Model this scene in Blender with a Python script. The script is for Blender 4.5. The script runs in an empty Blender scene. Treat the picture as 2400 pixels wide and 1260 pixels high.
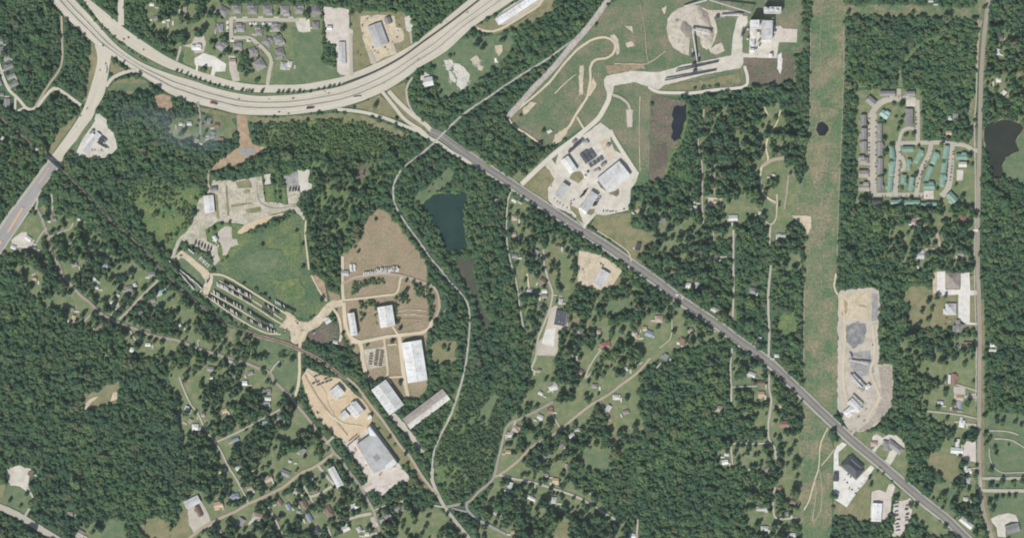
import bpy, bmesh, math, random
import numpy as np
from mathutils import Vector, noise

random.seed(7)
RNG = np.random.default_rng(11)
S = bpy.context.scene
COL = S.collection

# ------------------------------------------------------------------ camera, sky, sun, exposure
W, H = 2400.0, 1260.0            # metres of ground in view (one map unit is one metre)
CAM_Z = 6000.0
cam = bpy.data.cameras.new('camera'); cam_o = bpy.data.objects.new('camera', cam); COL.objects.link(cam_o)
cam.sensor_width = 36.0; cam.lens = 36.0 * CAM_Z / W
cam.clip_start = 10.0; cam.clip_end = 40000.0
cam_o.location = (0, 0, CAM_Z); cam_o.rotation_euler = (0, 0, 0)
S.camera = cam_o
SUN_EL, SUN_AZ = math.radians(44), math.radians(209)     # azimuth clockwise from north
wld = bpy.data.worlds.new('World'); S.world = wld; wld.use_nodes = True
wn = wld.node_tree; bg = wn.nodes['Background']
sky = wn.nodes.new('ShaderNodeTexSky'); sky.sky_type = 'NISHITA'; sky.sun_disc = False
sky.sun_elevation = SUN_EL; sky.sun_rotation = SUN_AZ
sky.air_density = 1.6; sky.dust_density = 1.2; sky.ozone_density = 1.5
wn.links.new(sky.outputs[0], bg.inputs[0]); bg.inputs[1].default_value = 0.07
sun = bpy.data.lights.new('sun', 'SUN'); sun.energy = 4.3; sun.angle = math.radians(0.55); sun.color = (1.0, 0.975, 0.93)
sun_o = bpy.data.objects.new('sun', sun); COL.objects.link(sun_o); sun_o.location = (0, 0, 900)
sd = Vector((math.sin(SUN_AZ) * math.cos(SUN_EL), math.cos(SUN_AZ) * math.cos(SUN_EL), math.sin(SUN_EL)))
sun_o.rotation_euler = (-sd).to_track_quat('-Z', 'Y').to_euler()
S.view_settings.view_transform = 'Standard'; S.view_settings.look = 'None'
S.view_settings.exposure = 0.36; S.view_settings.gamma = 1.0; S.view_settings.use_curve_mapping = False
S.render.engine = 'CYCLES'; S.cycles.filter_width = 1.9

# ------------------------------------------------------------------ helpers
def pts(s):
    return [tuple(float(v) for v in p.split(',')) for p in s.split()]
F = 400.0 / 1575.0
def tp(x0, y0, s):                      # survey-sheet coordinates to map coordinates
    return [(x0 + a * F, y0 + b * F) for a, b in pts(s)]
def P(x, y, z=0.0):
    return (x - 1200.0, 630.0 - y, z)
def link(o, parent=None):
    COL.objects.link(o)
    if parent is not None: o.parent = parent
    return o
def tag(o, label=None, cat=None, group=None, kind=None):
    if label: o['label'] = label
    if cat: o['category'] = cat
    if group: o['group'] = group
    if kind: o['kind'] = kind
    return o
def mesh(name, verts, faces, mats, mi=None, uvs=None, smooth=False):
    me = bpy.data.meshes.new(name); me.from_pydata(verts, [], faces)
    for m in (mats if isinstance(mats, (list, tuple)) else [mats]): me.materials.append(m)
    if mi is not None: me.polygons.foreach_set('material_index', mi)
    if uvs is not None:
        ul = me.uv_layers.new(name='uv'); ul.data.foreach_set('uv', [c for f in faces for i in f for c in uvs[i]])
    if smooth: me.polygons.foreach_set('use_smooth', [True] * len(me.polygons))
    me.update(); return me
def obj(name, me, parent=None, loc=None, rz=0.0):
    o = bpy.data.objects.new(name, me); link(o, parent)
    if loc: o.location = loc
    if rz: o.rotation_euler[2] = rz
    return o
def empty(name, loc, rz=0.0):
    o = bpy.data.objects.new(name, None); link(o); o.location = loc; o.rotation_euler[2] = rz
    o.empty_display_size = 2; return o
class MB:
    def __init__(s): s.v = []; s.f = []; s.m = []
    def box(s, x0, x1, y0, y1, z0, z1, m=0, tx=0.0, ty=0.0):
        n = len(s.v)
        s.v += [(x0, y0, z0), (x1, y0, z0), (x1, y1, z0), (x0, y1, z0),
                (x0 + tx, y0 + ty, z1), (x1 - tx, y0 + ty, z1), (x1 - tx, y1 - ty, z1), (x0 + tx, y1 - ty, z1)]
        for q in ((0, 3, 2, 1), (4, 5, 6, 7), (0, 1, 5, 4), (1, 2, 6, 5), (2, 3, 7, 6), (3, 0, 4, 7)):
            s.f.append(tuple(n + i for i in q)); s.m.append(m)
    def cyl(s, c, r, z0, z1, m=0, k=10, r1=None, axis='z'):
        n = len(s.v); r1 = r if r1 is None else r1
        for zz, rr in ((z0, r), (z1, r1)):
            for i in range(k):
                a = 2 * math.pi * i / k; u, v = rr * math.cos(a), rr * math.sin(a)
                s.v.append((c[0] + u, c[1] + v, zz) if axis == 'z' else ((c[0] + u, zz, c[1] + v) if axis == 'y' else (zz, c[0] + u, c[1] + v)))
        for i in range(k):
            j = (i + 1) % k; s.f.append((n + i, n + j, n + k + j, n + k + i)); s.m.append(m)
        s.f.append(tuple(n + i for i in range(k))[::-1]); s.m.append(m)
        s.f.append(tuple(n + k + i for i in range(k))); s.m.append(m)
    def add(s, v, f, m=0):
        n = len(s.v); s.v += v; s.f += [tuple(n + i for i in q) for q in f]; s.m += [m] * len(f)
    def mesh(s, name, mats): return mesh(name, s.v, s.f, mats, s.m)

# ------------------------------------------------------------------ materials
def new_mat(name):
    m = bpy.data.materials.new(name); m.use_nodes = True
    nt = m.node_tree; b = nt.nodes['Principled BSDF']; return m, nt, b
def nd(nt, t, **kw):
    n = nt.nodes.new(t)
    for k, v in kw.items(): setattr(n, k, v)
    return n
def noise_of(nt, vec, scale, detail=3.0, rough=0.6):
    n = nd(nt, 'ShaderNodeTexNoise'); n.inputs['Scale'].default_value = scale
    n.inputs['Detail'].default_value = detail; n.inputs['Roughness'].default_value = rough
    nt.links.new(vec, n.inputs['Vector']); return n.outputs[0]
def ramp(nt, fac, stops):
    r = nd(nt, 'ShaderNodeValToRGB'); e = r.color_ramp.elements
    while len(e) < len(stops): e.new(0.5)
    for i, (p, c) in enumerate(stops):
        e[i].position = p; e[i].color = (c[0], c[1], c[2], 1)
    nt.links.new(fac, r.inputs[0]); return r.outputs[0]
def mixc(nt, a, b, fac, mode='MIX'):
    m = nd(nt, 'ShaderNodeMix', data_type='RGBA', blend_type=mode)
    if isinstance(fac, float): m.inputs[0].default_value = fac
    else: nt.links.new(fac, m.inputs[0])
    for i, c in ((6, a), (7, b)):
        if isinstance(c, tuple): m.inputs[i].default_value = (c[0], c[1], c[2], 1)
        else: nt.links.new(c, m.inputs[i])
    return m.outputs[2]
def mathn(nt, op, a, b=None):
    m = nd(nt, 'ShaderNodeMath', operation=op)
    for i, c in enumerate((a, b)):
        if c is None: continue
        if isinstance(c, (int, float)): m.inputs[i].default_value = c
        else: nt.links.new(c, m.inputs[i])
    return m.outputs[0]
def mat_soil(name, c1, c2, c3, s1=0.012, s2=0.07, s3=0.4, fine=0.35, rough=0.95, bump=0.0):
    """worn natural or paved surface: three colours of the surface mixed in patches of two sizes, plus grain"""
    m, nt, b = new_mat(name)
    pos = nd(nt, 'ShaderNodeNewGeometry').outputs['Position']
    n1 = noise_of(nt, pos, s1, 4, 0.62); n2 = noise_of(nt, pos, s2, 4, 0.65); n3 = noise_of(nt, pos, s3, 2, 0.6)
    a = ramp(nt, n1, [(0.36, c1), (0.64, c2)])
    f2 = ramp(nt, n2, [(0.45, (0, 0, 0)), (0.66, (1, 1, 1))])
    c = mixc(nt, a, c3, f2)
    g = ramp(nt, n3, [(0.25, (1 - fine,) * 3), (0.75, (1 + fine * 0.5,) * 3)])
    c = mixc(nt, c, g, 1.0, 'MULTIPLY')
    nt.links.new(c, b.inputs['Base Color']); b.inputs['Roughness'].default_value = rough
    b.inputs['Specular IOR Level'].default_value = 0.15
    if bump:
        bp = nd(nt, 'ShaderNodeBump'); bp.inputs['Strength'].default_value = bump; bp.inputs['Distance'].default_value = 1.0
        nt.links.new(n3, bp.inputs['Height']); nt.links.new(bp.outputs[0], b.inputs['Normal'])
    return m
def mat_road(name, c1, c2, dark, lanes=4, wear=0.5):
    """paving with long wheel tracks (from the strip's own across/along coordinates), patches and grain"""
    m, nt, b = new_mat(name)
    uv = nd(nt, 'ShaderNodeUVMap'); uv.uv_map = 'uv'
    sx = nd(nt, 'ShaderNodeSeparateXYZ'); nt.links.new(uv.outputs[0], sx.inputs[0])
    pos = nd(nt, 'ShaderNodeNewGeometry').outputs['Position']
    sc = nd(nt, 'ShaderNodeVectorMath', operation='MULTIPLY'); sc.inputs[1].default_value = (lanes * 3.0, 0.012, 0)
    nt.links.new(uv.outputs[0], sc.inputs[0])
    st = noise_of(nt, sc.outputs[0], 1.0, 3, 0.6)
    n1 = noise_of(nt, pos, 0.02, 4); n3 = noise_of(nt, pos, 0.5, 2)
    a = ramp(nt, n1, [(0.35, c1), (0.65, c2)])
    f = ramp(nt, st, [(0.40, (0, 0, 0)), (0.68, (wear,) * 3)])
    c = mixc(nt, a, dark, f)
    g = ramp(nt, n3, [(0.3, (0.9,) * 3), (0.7, (1.05,) * 3)])
    c = mixc(nt, c, g, 1.0, 'MULTIPLY')
    nt.links.new(c, b.inputs['Base Color']); b.inputs['Roughness'].default_value = 0.9
    b.inputs['Specular IOR Level'].default_value = 0.2
    return m
def mat_plain(name, c, rough=0.6, var=0.12, scale=0.25, metal=0.0, spec=0.3):
    m, nt, b = new_mat(name)
    pos = nd(nt, 'ShaderNodeNewGeometry').outputs['Position']
    n = noise_of(nt, pos, scale, 4, 0.65)
    rnd = nd(nt, 'ShaderNodeObjectInfo').outputs['Random']
    g = ramp(nt, n, [(0.3, (1 - var,) * 3), (0.7, (1 + var * 0.4,) * 3)])
    h = ramp(nt, rnd, [(0.0, (1 - var,) * 3), (1.0, (1 + var * 0.5,) * 3)])
    col = mixc(nt, mixc(nt, c, g, 1.0, 'MULTIPLY'), h, 1.0, 'MULTIPLY')
    nt.links.new(col, b.inputs['Base Color']); b.inputs['Roughness'].default_value = rough
    b.inputs['Metallic'].default_value = metal; b.inputs['Specular IOR Level'].default_value = spec
    return m
def mat_leaf(name, ca, cb, cc, size=0.05):
    m, nt, b = new_mat(name)
    pos = nd(nt, 'ShaderNodeNewGeometry').outputs['Position']
    rnd = nd(nt, 'ShaderNodeObjectInfo').outputs['Random']
    a = ramp(nt, rnd, [(0.0, ca), (0.45, cb), (1.0, cc)])
    n1 = noise_of(nt, pos, 0.006, 3); n2 = noise_of(nt, pos, 0.25, 3)
    g1 = ramp(nt, n1, [(0.35, (0.80, 0.85, 0.93)), (0.65, (1.14, 1.12, 0.98))])
    g2 = ramp(nt, n2, [(0.3, (0.84, 0.86, 0.9)), (0.7, (1.14, 1.12, 1.06))])
    c = mixc(nt, mixc(nt, a, g1, 1.0, 'MULTIPLY'), g2, 1.0, 'MULTIPLY')
    nt.links.new(c, b.inputs['Base Color']); b.inputs['Roughness'].default_value = 0.7
    b.inputs['Specular IOR Level'].default_value = 0.2
    tr = nd(nt, 'ShaderNodeBsdfTranslucent'); nt.links.new(c, tr.inputs[0])
    mx = nd(nt, 'ShaderNodeMixShader'); mx.inputs[0].default_value = 0.3
    nt.links.new(b.outputs[0], mx.inputs[1]); nt.links.new(tr.outputs[0], mx.inputs[2])
    nt.links.new(mx.outputs[0], nt.nodes['Material Output'].inputs[0])
    return m

M = {}
M['understory'] = mat_soil('understory', (0.05, 0.105, 0.055), (0.065, 0.12, 0.06), (0.085, 0.13, 0.065), 0.02, 0.1)
M['lawn'] = mat_soil('lawn', (0.115, 0.165, 0.072), (0.155, 0.19, 0.09), (0.225, 0.215, 0.125), 0.025, 0.06, 0.35, 0.3)
M['meadow'] = mat_soil('meadow', (0.080, 0.134, 0.068), (0.110, 0.156, 0.078), (0.150, 0.180, 0.075), 0.016, 0.026, 0.2, 0.5)
M['green'] = mat_soil('green_grass', (0.092, 0.146, 0.074), (0.122, 0.166, 0.085), (0.160, 0.180, 0.098), 0.03, 0.06, 0.35, 0.3)
M['field'] = mat_soil('industrial_grass', (0.088, 0.143, 0.072), (0.142, 0.170, 0.092), (0.218, 0.19, 0.126), 0.013, 0.018, 0.22, 0.4)
M['corridor'] = mat_soil('corridor_grass', (0.080, 0.152, 0.068), (0.165, 0.186, 0.098), (0.255, 0.215, 0.135), 0.012, 0.020, 0.18, 0.45)
M['dry'] = mat_soil('dry_grass', (0.265, 0.20, 0.128), (0.31, 0.245, 0.165), (0.235, 0.21, 0.12), 0.012, 0.022, 0.25, 0.34)
M['drygreen'] = mat_soil('dry_green_grass', (0.20, 0.19, 0.10), (0.26, 0.22, 0.13), (0.14, 0.165, 0.075), 0.02, 0.06)
M['scrubg'] = mat_soil('scrub_grass', (0.09, 0.155, 0.062), (0.125, 0.178, 0.072), (0.175, 0.20, 0.075), 0.022, 0.04, 0.22, 0.5)
M['brown'] = mat_soil('brown_weeds', (0.125, 0.105, 0.082), (0.20, 0.155, 0.12), (0.115, 0.13, 0.072), 0.025, 0.035, 0.25, 0.5)
M['dirt'] = mat_soil('tan_dirt', (0.48, 0.40, 0.285), (0.55, 0.46, 0.34), (0.40, 0.33, 0.23), 0.025, 0.07, 0.35, 0.22)
M['sawdust'] = mat_soil('sawdust_ground', (0.46, 0.345, 0.21), (0.55, 0.44, 0.295), (0.50, 0.40, 0.285), 0.035, 0.045, 0.25, 0.2)
M['clay'] = mat_soil('clay_ground', (0.34, 0.235, 0.15), (0.42, 0.31, 0.20), (0.27, 0.20, 0.13), 0.03, 0.1)
M['gravel'] = mat_soil('gravel', (0.42, 0.38, 0.315), (0.48, 0.42, 0.34), (0.36, 0.32, 0.27), 0.02, 0.05, 0.3, 0.16)
M['greygravel'] = mat_soil('grey_gravel', (0.28, 0.275, 0.265), (0.36, 0.34, 0.315), (0.23, 0.225, 0.22), 0.03, 0.06, 0.3, 0.4)
M['darkgravel'] = mat_soil('dark_gravel', (0.17, 0.17, 0.175), (0.23, 0.225, 0.22), (0.30, 0.285, 0.26), 0.035, 0.06, 0.3, 0.4)
M['concrete'] = mat_soil('concrete', (0.49, 0.455, 0.385), (0.56, 0.515, 0.44), (0.43, 0.39, 0.32), 0.02, 0.06, 0.4, 0.16)
M['oldconcrete'] = mat_soil('weathered_concrete', (0.42, 0.38, 0.30), (0.50, 0.45, 0.36), (0.30, 0.29, 0.20), 0.03, 0.045, 0.25, 0.4)
M['whiteconcrete'] = mat_soil('pale_concrete', (0.56, 0.54, 0.49), (0.63, 0.60, 0.55), (0.50, 0.47, 0.41), 0.03, 0.08, 0.4, 0.14)
M['pinkconcrete'] = mat_soil('pinkish_concrete', (0.49, 0.44, 0.385), (0.55, 0.49, 0.44), (0.45, 0.385, 0.31), 0.03, 0.07, 0.35, 0.18)
M['chips'] = mat_soil('wood_chips', (0.46, 0.41, 0.33), (0.52, 0.47, 0.385), (0.36, 0.31, 0.25), 0.03, 0.08, 0.4, 0.25)
M['bark'] = mat_soil('bark_pile', (0.30, 0.26, 0.21), (0.38, 0.34, 0.28), (0.25, 0.20, 0.15), 0.05, 0.12)
M['ballast'] = mat_soil('ballast', (0.42, 0.38, 0.34), (0.50, 0.46, 0.40), (0.33, 0.29, 0.26), 0.03, 0.12)
M['whiteballast'] = mat_soil('pale_ballast', (0.58, 0.56, 0.50), (0.66, 0.63, 0.57), (0.40, 0.38, 0.31), 0.03, 0.05)
M['brownballast'] = mat_soil('rusty_ballast', (0.28, 0.20, 0.15), (0.33, 0.25, 0.19), (0.20, 0.17, 0.11), 0.03, 0.1)
M['highway'] = mat_road('highway_concrete', (0.475, 0.435, 0.35), (0.53, 0.485, 0.395), (0.37, 0.33, 0.255), 9, 0.75)
M['asphalt'] = mat_road('grey_asphalt', (0.125, 0.125, 0.13), (0.16, 0.158, 0.158), (0.22, 0.21, 0.195), 4, 0.75)
M['oldroad'] = mat_road('worn_brown_asphalt', (0.27, 0.235, 0.185), (0.32, 0.275, 0.215), (0.22, 0.195, 0.155), 2, 0.6)
M['laneroad'] = mat_road('pale_lane', (0.37, 0.34, 0.28), (0.43, 0.39, 0.315), (0.31, 0.275, 0.215), 2, 0.7)
M['dirtroad'] = mat_road('dirt_road', (0.50, 0.42, 0.295), (0.57, 0.49, 0.36), (0.40, 0.325, 0.215), 2, 0.8)
M['rustroad'] = mat_road('reddish_road', (0.34, 0.275, 0.20), (0.40, 0.33, 0.245), (0.285, 0.235, 0.17), 2, 0.8)
M['greyroad'] = mat_road('old_grey_asphalt', (0.24, 0.24, 0.225), (0.30, 0.285, 0.26), (0.20, 0.20, 0.19), 2, 0.6)
M['orange'] = mat_plain('orange_turn_lane', (0.58, 0.36, 0.22), 0.9)
M['linewhite'] = mat_plain('white_paint', (0.72, 0.70, 0.64), 0.7)
M['lineyellow'] = mat_plain('yellow_paint', (0.62, 0.49, 0.22), 0.7)
M['joint'] = mat_plain('dark_joint', (0.23, 0.20, 0.15), 0.9, 0.3, 0.1)
M['wall'] = mat_plain('siding', (0.55, 0.53, 0.48), 0.7)
M['metalwall'] = mat_plain('metal_siding', (0.6, 0.6, 0.6), 0.5)
M['brick'] = mat_plain('brick', (0.3, 0.16, 0.11), 0.85)
M['glass'] = mat_plain('dark_glass', (0.03, 0.035, 0.04), 0.12, 0.05, 0.2, 0.0, 0.6)
M['tyre'] = mat_plain('tyre', (0.02, 0.02, 0.02), 0.8)
M['trunk'] = mat_plain('bark', (0.12, 0.09, 0.065), 0.9)
M['steel'] = mat_plain('galvanised_steel', (0.45, 0.46, 0.46), 0.45, 0.1, 0.3, 0.5)
M['darksteel'] = mat_plain('dark_steel', (0.06, 0.065, 0.07), 0.6)
M['rail'] = mat_plain('rail_steel', (0.2, 0.15, 0.12), 0.5, 0.2, 0.3, 0.3)
M['sleeper'] = mat_plain('sleeper_wood', (0.12, 0.095, 0.075), 0.9)
M['rubble'] = mat_plain('pale_rubble', (0.66, 0.62, 0.54), 0.9, 0.2)
M['lumber'] = mat_plain('weathered_lumber', (0.115, 0.125, 0.14), 0.85, 0.3, 0.5)
M['pile'] = mat_plain('stockpile', (0.34, 0.30, 0.25), 0.95, 0.3, 0.3)
def mat_water(name, c, c2):
    m, nt, b = new_mat(name)
    pos = nd(nt, 'ShaderNodeNewGeometry').outputs['Position']
    n = noise_of(nt, pos, 0.03, 3); nt.links.new(ramp(nt, n, [(0.35, c), (0.65, c2)]), b.inputs['Base Color'])
    b.inputs['Roughness'].default_value = 0.35; b.inputs['Specular IOR Level'].default_value = 0.12
    n2 = noise_of(nt, pos, 1.5, 2); bp = nd(nt, 'ShaderNodeBump'); bp.inputs['Strength'].default_value = 0.08
    nt.links.new(n2, bp.inputs['Height']); nt.links.new(bp.outputs[0], b.inputs['Normal'])
    return m
M['teal'] = mat_water('teal_water', (0.013, 0.034, 0.030), (0.022, 0.047, 0.036))
M['dark'] = mat_water('dark_water', (0.012, 0.016, 0.022), (0.018, 0.022, 0.028))
M['murky'] = mat_water('murky_water', (0.055, 0.06, 0.042), (0.085, 0.08, 0.055))
M['olivewater'] = mat_water('olive_water', (0.022, 0.028, 0.022), (0.034, 0.036, 0.026))
ROOF = {'w': ((0.64, 0.64, 0.635), 'white'), 'c': ((0.60, 0.58, 0.53), 'cream'), 'lg': ((0.47, 0.47, 0.47), 'light grey'), 'g': ((0.255, 0.245, 0.245), 'grey'),
        'dg': ((0.075, 0.08, 0.095), 'dark grey'), 'b': ((0.21, 0.145, 0.115), 'brown'), 'r': ((0.30, 0.165, 0.13), 'red'),
        't': ((0.50, 0.38, 0.26), 'tan'), 'gn': ((0.225, 0.36, 0.295), 'green'), 'bl': ((0.26, 0.31, 0.38), 'blue'),
        'p': ((0.42, 0.32, 0.285), 'pinkish'), 'tl': ((0.36, 0.52, 0.49), 'pale teal'), 'bg': ((0.34, 0.30, 0.27), 'brown-grey')}
def mat_roof(name, c):
    m, nt, b = new_mat(name)
    tc = nd(nt, 'ShaderNodeTexCoord').outputs['Object']
    n = noise_of(nt, tc, 0.35, 4, 0.7); n2 = noise_of(nt, tc, 0.06, 3)
    rnd = nd(nt, 'ShaderNodeObjectInfo').outputs['Random']
    g = ramp(nt, n, [(0.3, (0.80, 0.79, 0.77)), (0.7, (1.05,) * 3)]); g2 = ramp(nt, n2, [(0.35, (0.82, 0.80, 0.76)), (0.62, (1.04,) * 3)])
    h = ramp(nt, rnd, [(0.0, (0.82,) * 3), (1.0, (1.1,) * 3)])
    wv = nd(nt, 'ShaderNodeTexWave'); wv.inputs['Scale'].default_value = 0.5; wv.inputs['Distortion'].default_value = 0.4
    nt.links.new(tc, wv.inputs[0]); g3 = ramp(nt, wv.outputs[1], [(0.0, (0.86,) * 3), (0.35, (1.0,) * 3)])
    col = mixc(nt, mixc(nt, c, g, 1.0, 'MULTIPLY'), h, 1.0, 'MULTIPLY')
    col = mixc(nt, mixc(nt, col, g2, 1.0, 'MULTIPLY'), g3, 1.0, 'MULTIPLY')
    nt.links.new(col, b.inputs['Base Color']); b.inputs['Roughness'].default_value = 0.65; b.inputs['Specular IOR Level'].default_value = 0.25
    return m
for k, (c, n) in ROOF.items(): M['roof_' + k] = mat_roof('roof_' + n.replace(' ', '_'), c)
for k, c in {'white': (0.7, 0.7, 0.7), 'black': (0.02, 0.02, 0.022), 'silver': (0.35, 0.36, 0.37), 'red': (0.35, 0.04, 0.03), 'blue': (0.05, 0.09, 0.22), 'grey': (0.12, 0.12, 0.13), 'green': (0.012, 0.015, 0.016)}.items():
    M['paint_' + k] = mat_plain('paint_' + k, c, 0.3, 0.05, 0.3, 0.0, 0.5)
M['leaf'] = mat_leaf('broad_leaves', (0.060, 0.132, 0.063), (0.084, 0.160, 0.070), (0.135, 0.198, 0.085))
M['scrub'] = mat_leaf('scrub_leaves', (0.070, 0.142, 0.062), (0.092, 0.164, 0.068), (0.128, 0.190, 0.080))
M['needle'] = mat_leaf('dark_leaves', (0.045, 0.104, 0.062), (0.060, 0.126, 0.068), (0.088, 0.154, 0.077))
M['olive'] = mat_leaf('olive_leaves', (0.085, 0.140, 0.066), (0.115, 0.162, 0.075), (0.150, 0.165, 0.092))
M['palegrey'] = mat_road('pale_grey_asphalt', (0.23, 0.228, 0.222), (0.28, 0.272, 0.258), (0.33, 0.31, 0.275), 4, 0.7)
M['pilebrown'] = mat_soil('wet_marsh_soil', (0.10, 0.08, 0.065), (0.14, 0.11, 0.09), (0.10, 0.11, 0.065), 0.05, 0.08, 0.3, 0.4)
M['rosesoil'] = mat_soil('rosy_grey_soil', (0.34, 0.285, 0.23), (0.41, 0.35, 0.29), (0.29, 0.25, 0.205), 0.025, 0.05, 0.3, 0.35)
# ------------------------------------------------------------------ planting map (1 m cells)
MX0, MY0, MW, MH = -200, -200, 2800, 1660
DENS = np.ones((MH, MW), np.float32)          # chance that a tree stands here
SIZE = np.ones((MH, MW), np.float32)          # size of what stands here
KEEP = np.zeros((MH, MW), bool)               # paved, built or water: nothing grows
def poly_mask(poly, grow=0.0):
    a = np.array(poly, float)
    x0 = max(int(a[:, 0].min() - grow) - 1, MX0); x1 = min(int(a[:, 0].max() + grow) + 2, MX0 + MW - 1)
    y0 = max(int(a[:, 1].min() - grow) - 1, MY0); y1 = min(int(a[:, 1].max() + grow) + 2, MY0 + MH - 1)
    if x1 <= x0 or y1 <= y0: return None, None
    X, Y = np.meshgrid(np.arange(x0, x1) + 0.5, np.arange(y0, y1) + 0.5)
    ins = np.zeros(X.shape, bool); dist = np.full(X.shape, 1e9)
    n = len(a)
    for i in range(n):
        (ax, ay), (bx, by) = a[i], a[(i + 1) % n]
        if ay != by:
            c = ((ay > Y) != (by > Y)) & (X < (bx - ax) * (Y - ay) / (by - ay) + ax); ins ^= c
        if grow:
            dx, dy = bx - ax, by - ay; L = dx * dx + dy * dy + 1e-9
            t = np.clip(((X - ax) * dx + (Y - ay) * dy) / L, 0, 1)
            dist = np.minimum(dist, (X - ax - t * dx) ** 2 + (Y - ay - t * dy) ** 2)
    if grow: ins |= dist < grow * grow
    return (slice(y0 - MY0, y1 - MY0), slice(x0 - MX0, x1 - MX0)), ins
def paint(arr, poly, val, grow=0.0):
    sl, ins = poly_mask(poly, grow)
    if sl: arr[sl][ins] = val
def at_map(arr, x, y):
    return arr[min(max(int(y) - MY0, 0), MH - 1), min(max(int(x) - MX0, 0), MW - 1)]
def stroke(line, w, arr=KEEP, val=True):
    for (ax, ay), (bx, by) in zip(line, line[1:]):
        L = math.hypot(bx - ax, by - ay) + 1e-6; nx, ny = -(by - ay) / L * w / 2, (bx - ax) / L * w / 2
        ex, ey = (bx - ax) / L * 1.0, (by - ay) / L * 1.0
        paint(arr, [(ax - ex + nx, ay - ey + ny), (bx + ex + nx, by + ey + ny), (bx + ex - nx, by + ey - ny), (ax - ex - nx, ay - ey - ny)], val)

def on_border(p): return p[0] <= 1 or p[0] >= W - 1 or p[1] <= 1 or p[1] >= H - 1
def ext_line(l, d=150):
    l = list(l)
    for e, nb in ((0, 1), (-1, -2)):
        if on_border(l[e]):
            dx, dy = l[e][0] - l[nb][0], l[e][1] - l[nb][1]; q = math.hypot(dx, dy) + 1e-6
            new = (l[e][0] + dx / q * d, l[e][1] + dy / q * d)
            l = [new] + l if e == 0 else l + [new]
    return l
def ext_poly(p, d=150):
    out = []
    n = len(p)
    for i, v in enumerate(p):
        if on_border(v):
            a, b = p[i - 1], p[(i + 1) % n]; ia, ib = not on_border(a), not on_border(b)
            if ia and not ib:
                dx, dy = v[0] - a[0], v[1] - a[1]; q = math.hypot(dx, dy) + 1e-6; out += [v, (v[0] + dx / q * d, v[1] + dy / q * d)]; continue
            if ib and not ia:
                dx, dy = v[0] - b[0], v[1] - b[1]; q = math.hypot(dx, dy) + 1e-6; out += [(v[0] + dx / q * d, v[1] + dy / q * d), v]; continue
            if not ia and not ib:
                out.append((v[0] + (-d if v[0] <= 1 else d if v[0] >= W - 1 else 0), v[1] + (-d if v[1] <= 1 else d if v[1] >= H - 1 else 0))); continue
        out.append(v)
    return out
def rough(p, amp, step=5.0, closed=True, seed=0.0):
    out = []; n = len(p)
    for i in range(n if closed else n - 1):
        a, b = p[i], p[(i + 1) % n]; L = math.hypot(b[0] - a[0], b[1] - a[1]); k = max(1, int(L / step))
        for j in range(k):
            t = j / k; x = a[0] + (b[0] - a[0]) * t; y = a[1] + (b[1] - a[1]) * t
            q = Vector((x * 0.11 + seed, y * 0.11, seed)); r = Vector((x * 0.3, y * 0.3 + 7, seed))
            x += amp * (noise.noise(q) * 1.5 + noise.noise(r)); y += amp * (noise.noise(q + Vector((31, 5, 2))) * 1.5 + noise.noise(r + Vector((3, 9, 1))))
            out.append((x, y))
    return out
def smooth(p, step=7.0):
    """Catmull-Rom through the points"""
    if len(p) < 3: return p
    out = []
    q = [(2 * p[0][0] - p[1][0], 2 * p[0][1] - p[1][1])] + list(p) + [(2 * p[-1][0] - p[-2][0], 2 * p[-1][1] - p[-2][1])]
    for i in range(1, len(q) - 2):
        a, b, c, d = q[i - 1], q[i], q[i + 1], q[i + 2]; k = max(1, int(math.hypot(c[0] - b[0], c[1] - b[1]) / step))
        for j in range(k):
            t = j / k
            out.append(tuple(0.5 * (2 * b[m] + (c[m] - a[m]) * t + (2 * a[m] - 5 * b[m] + 4 * c[m] - d[m]) * t * t + (3 * b[m] - a[m] - 3 * c[m] + d[m]) * t ** 3) for m in (0, 1)))
    out.append(p[-1]); return out

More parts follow.
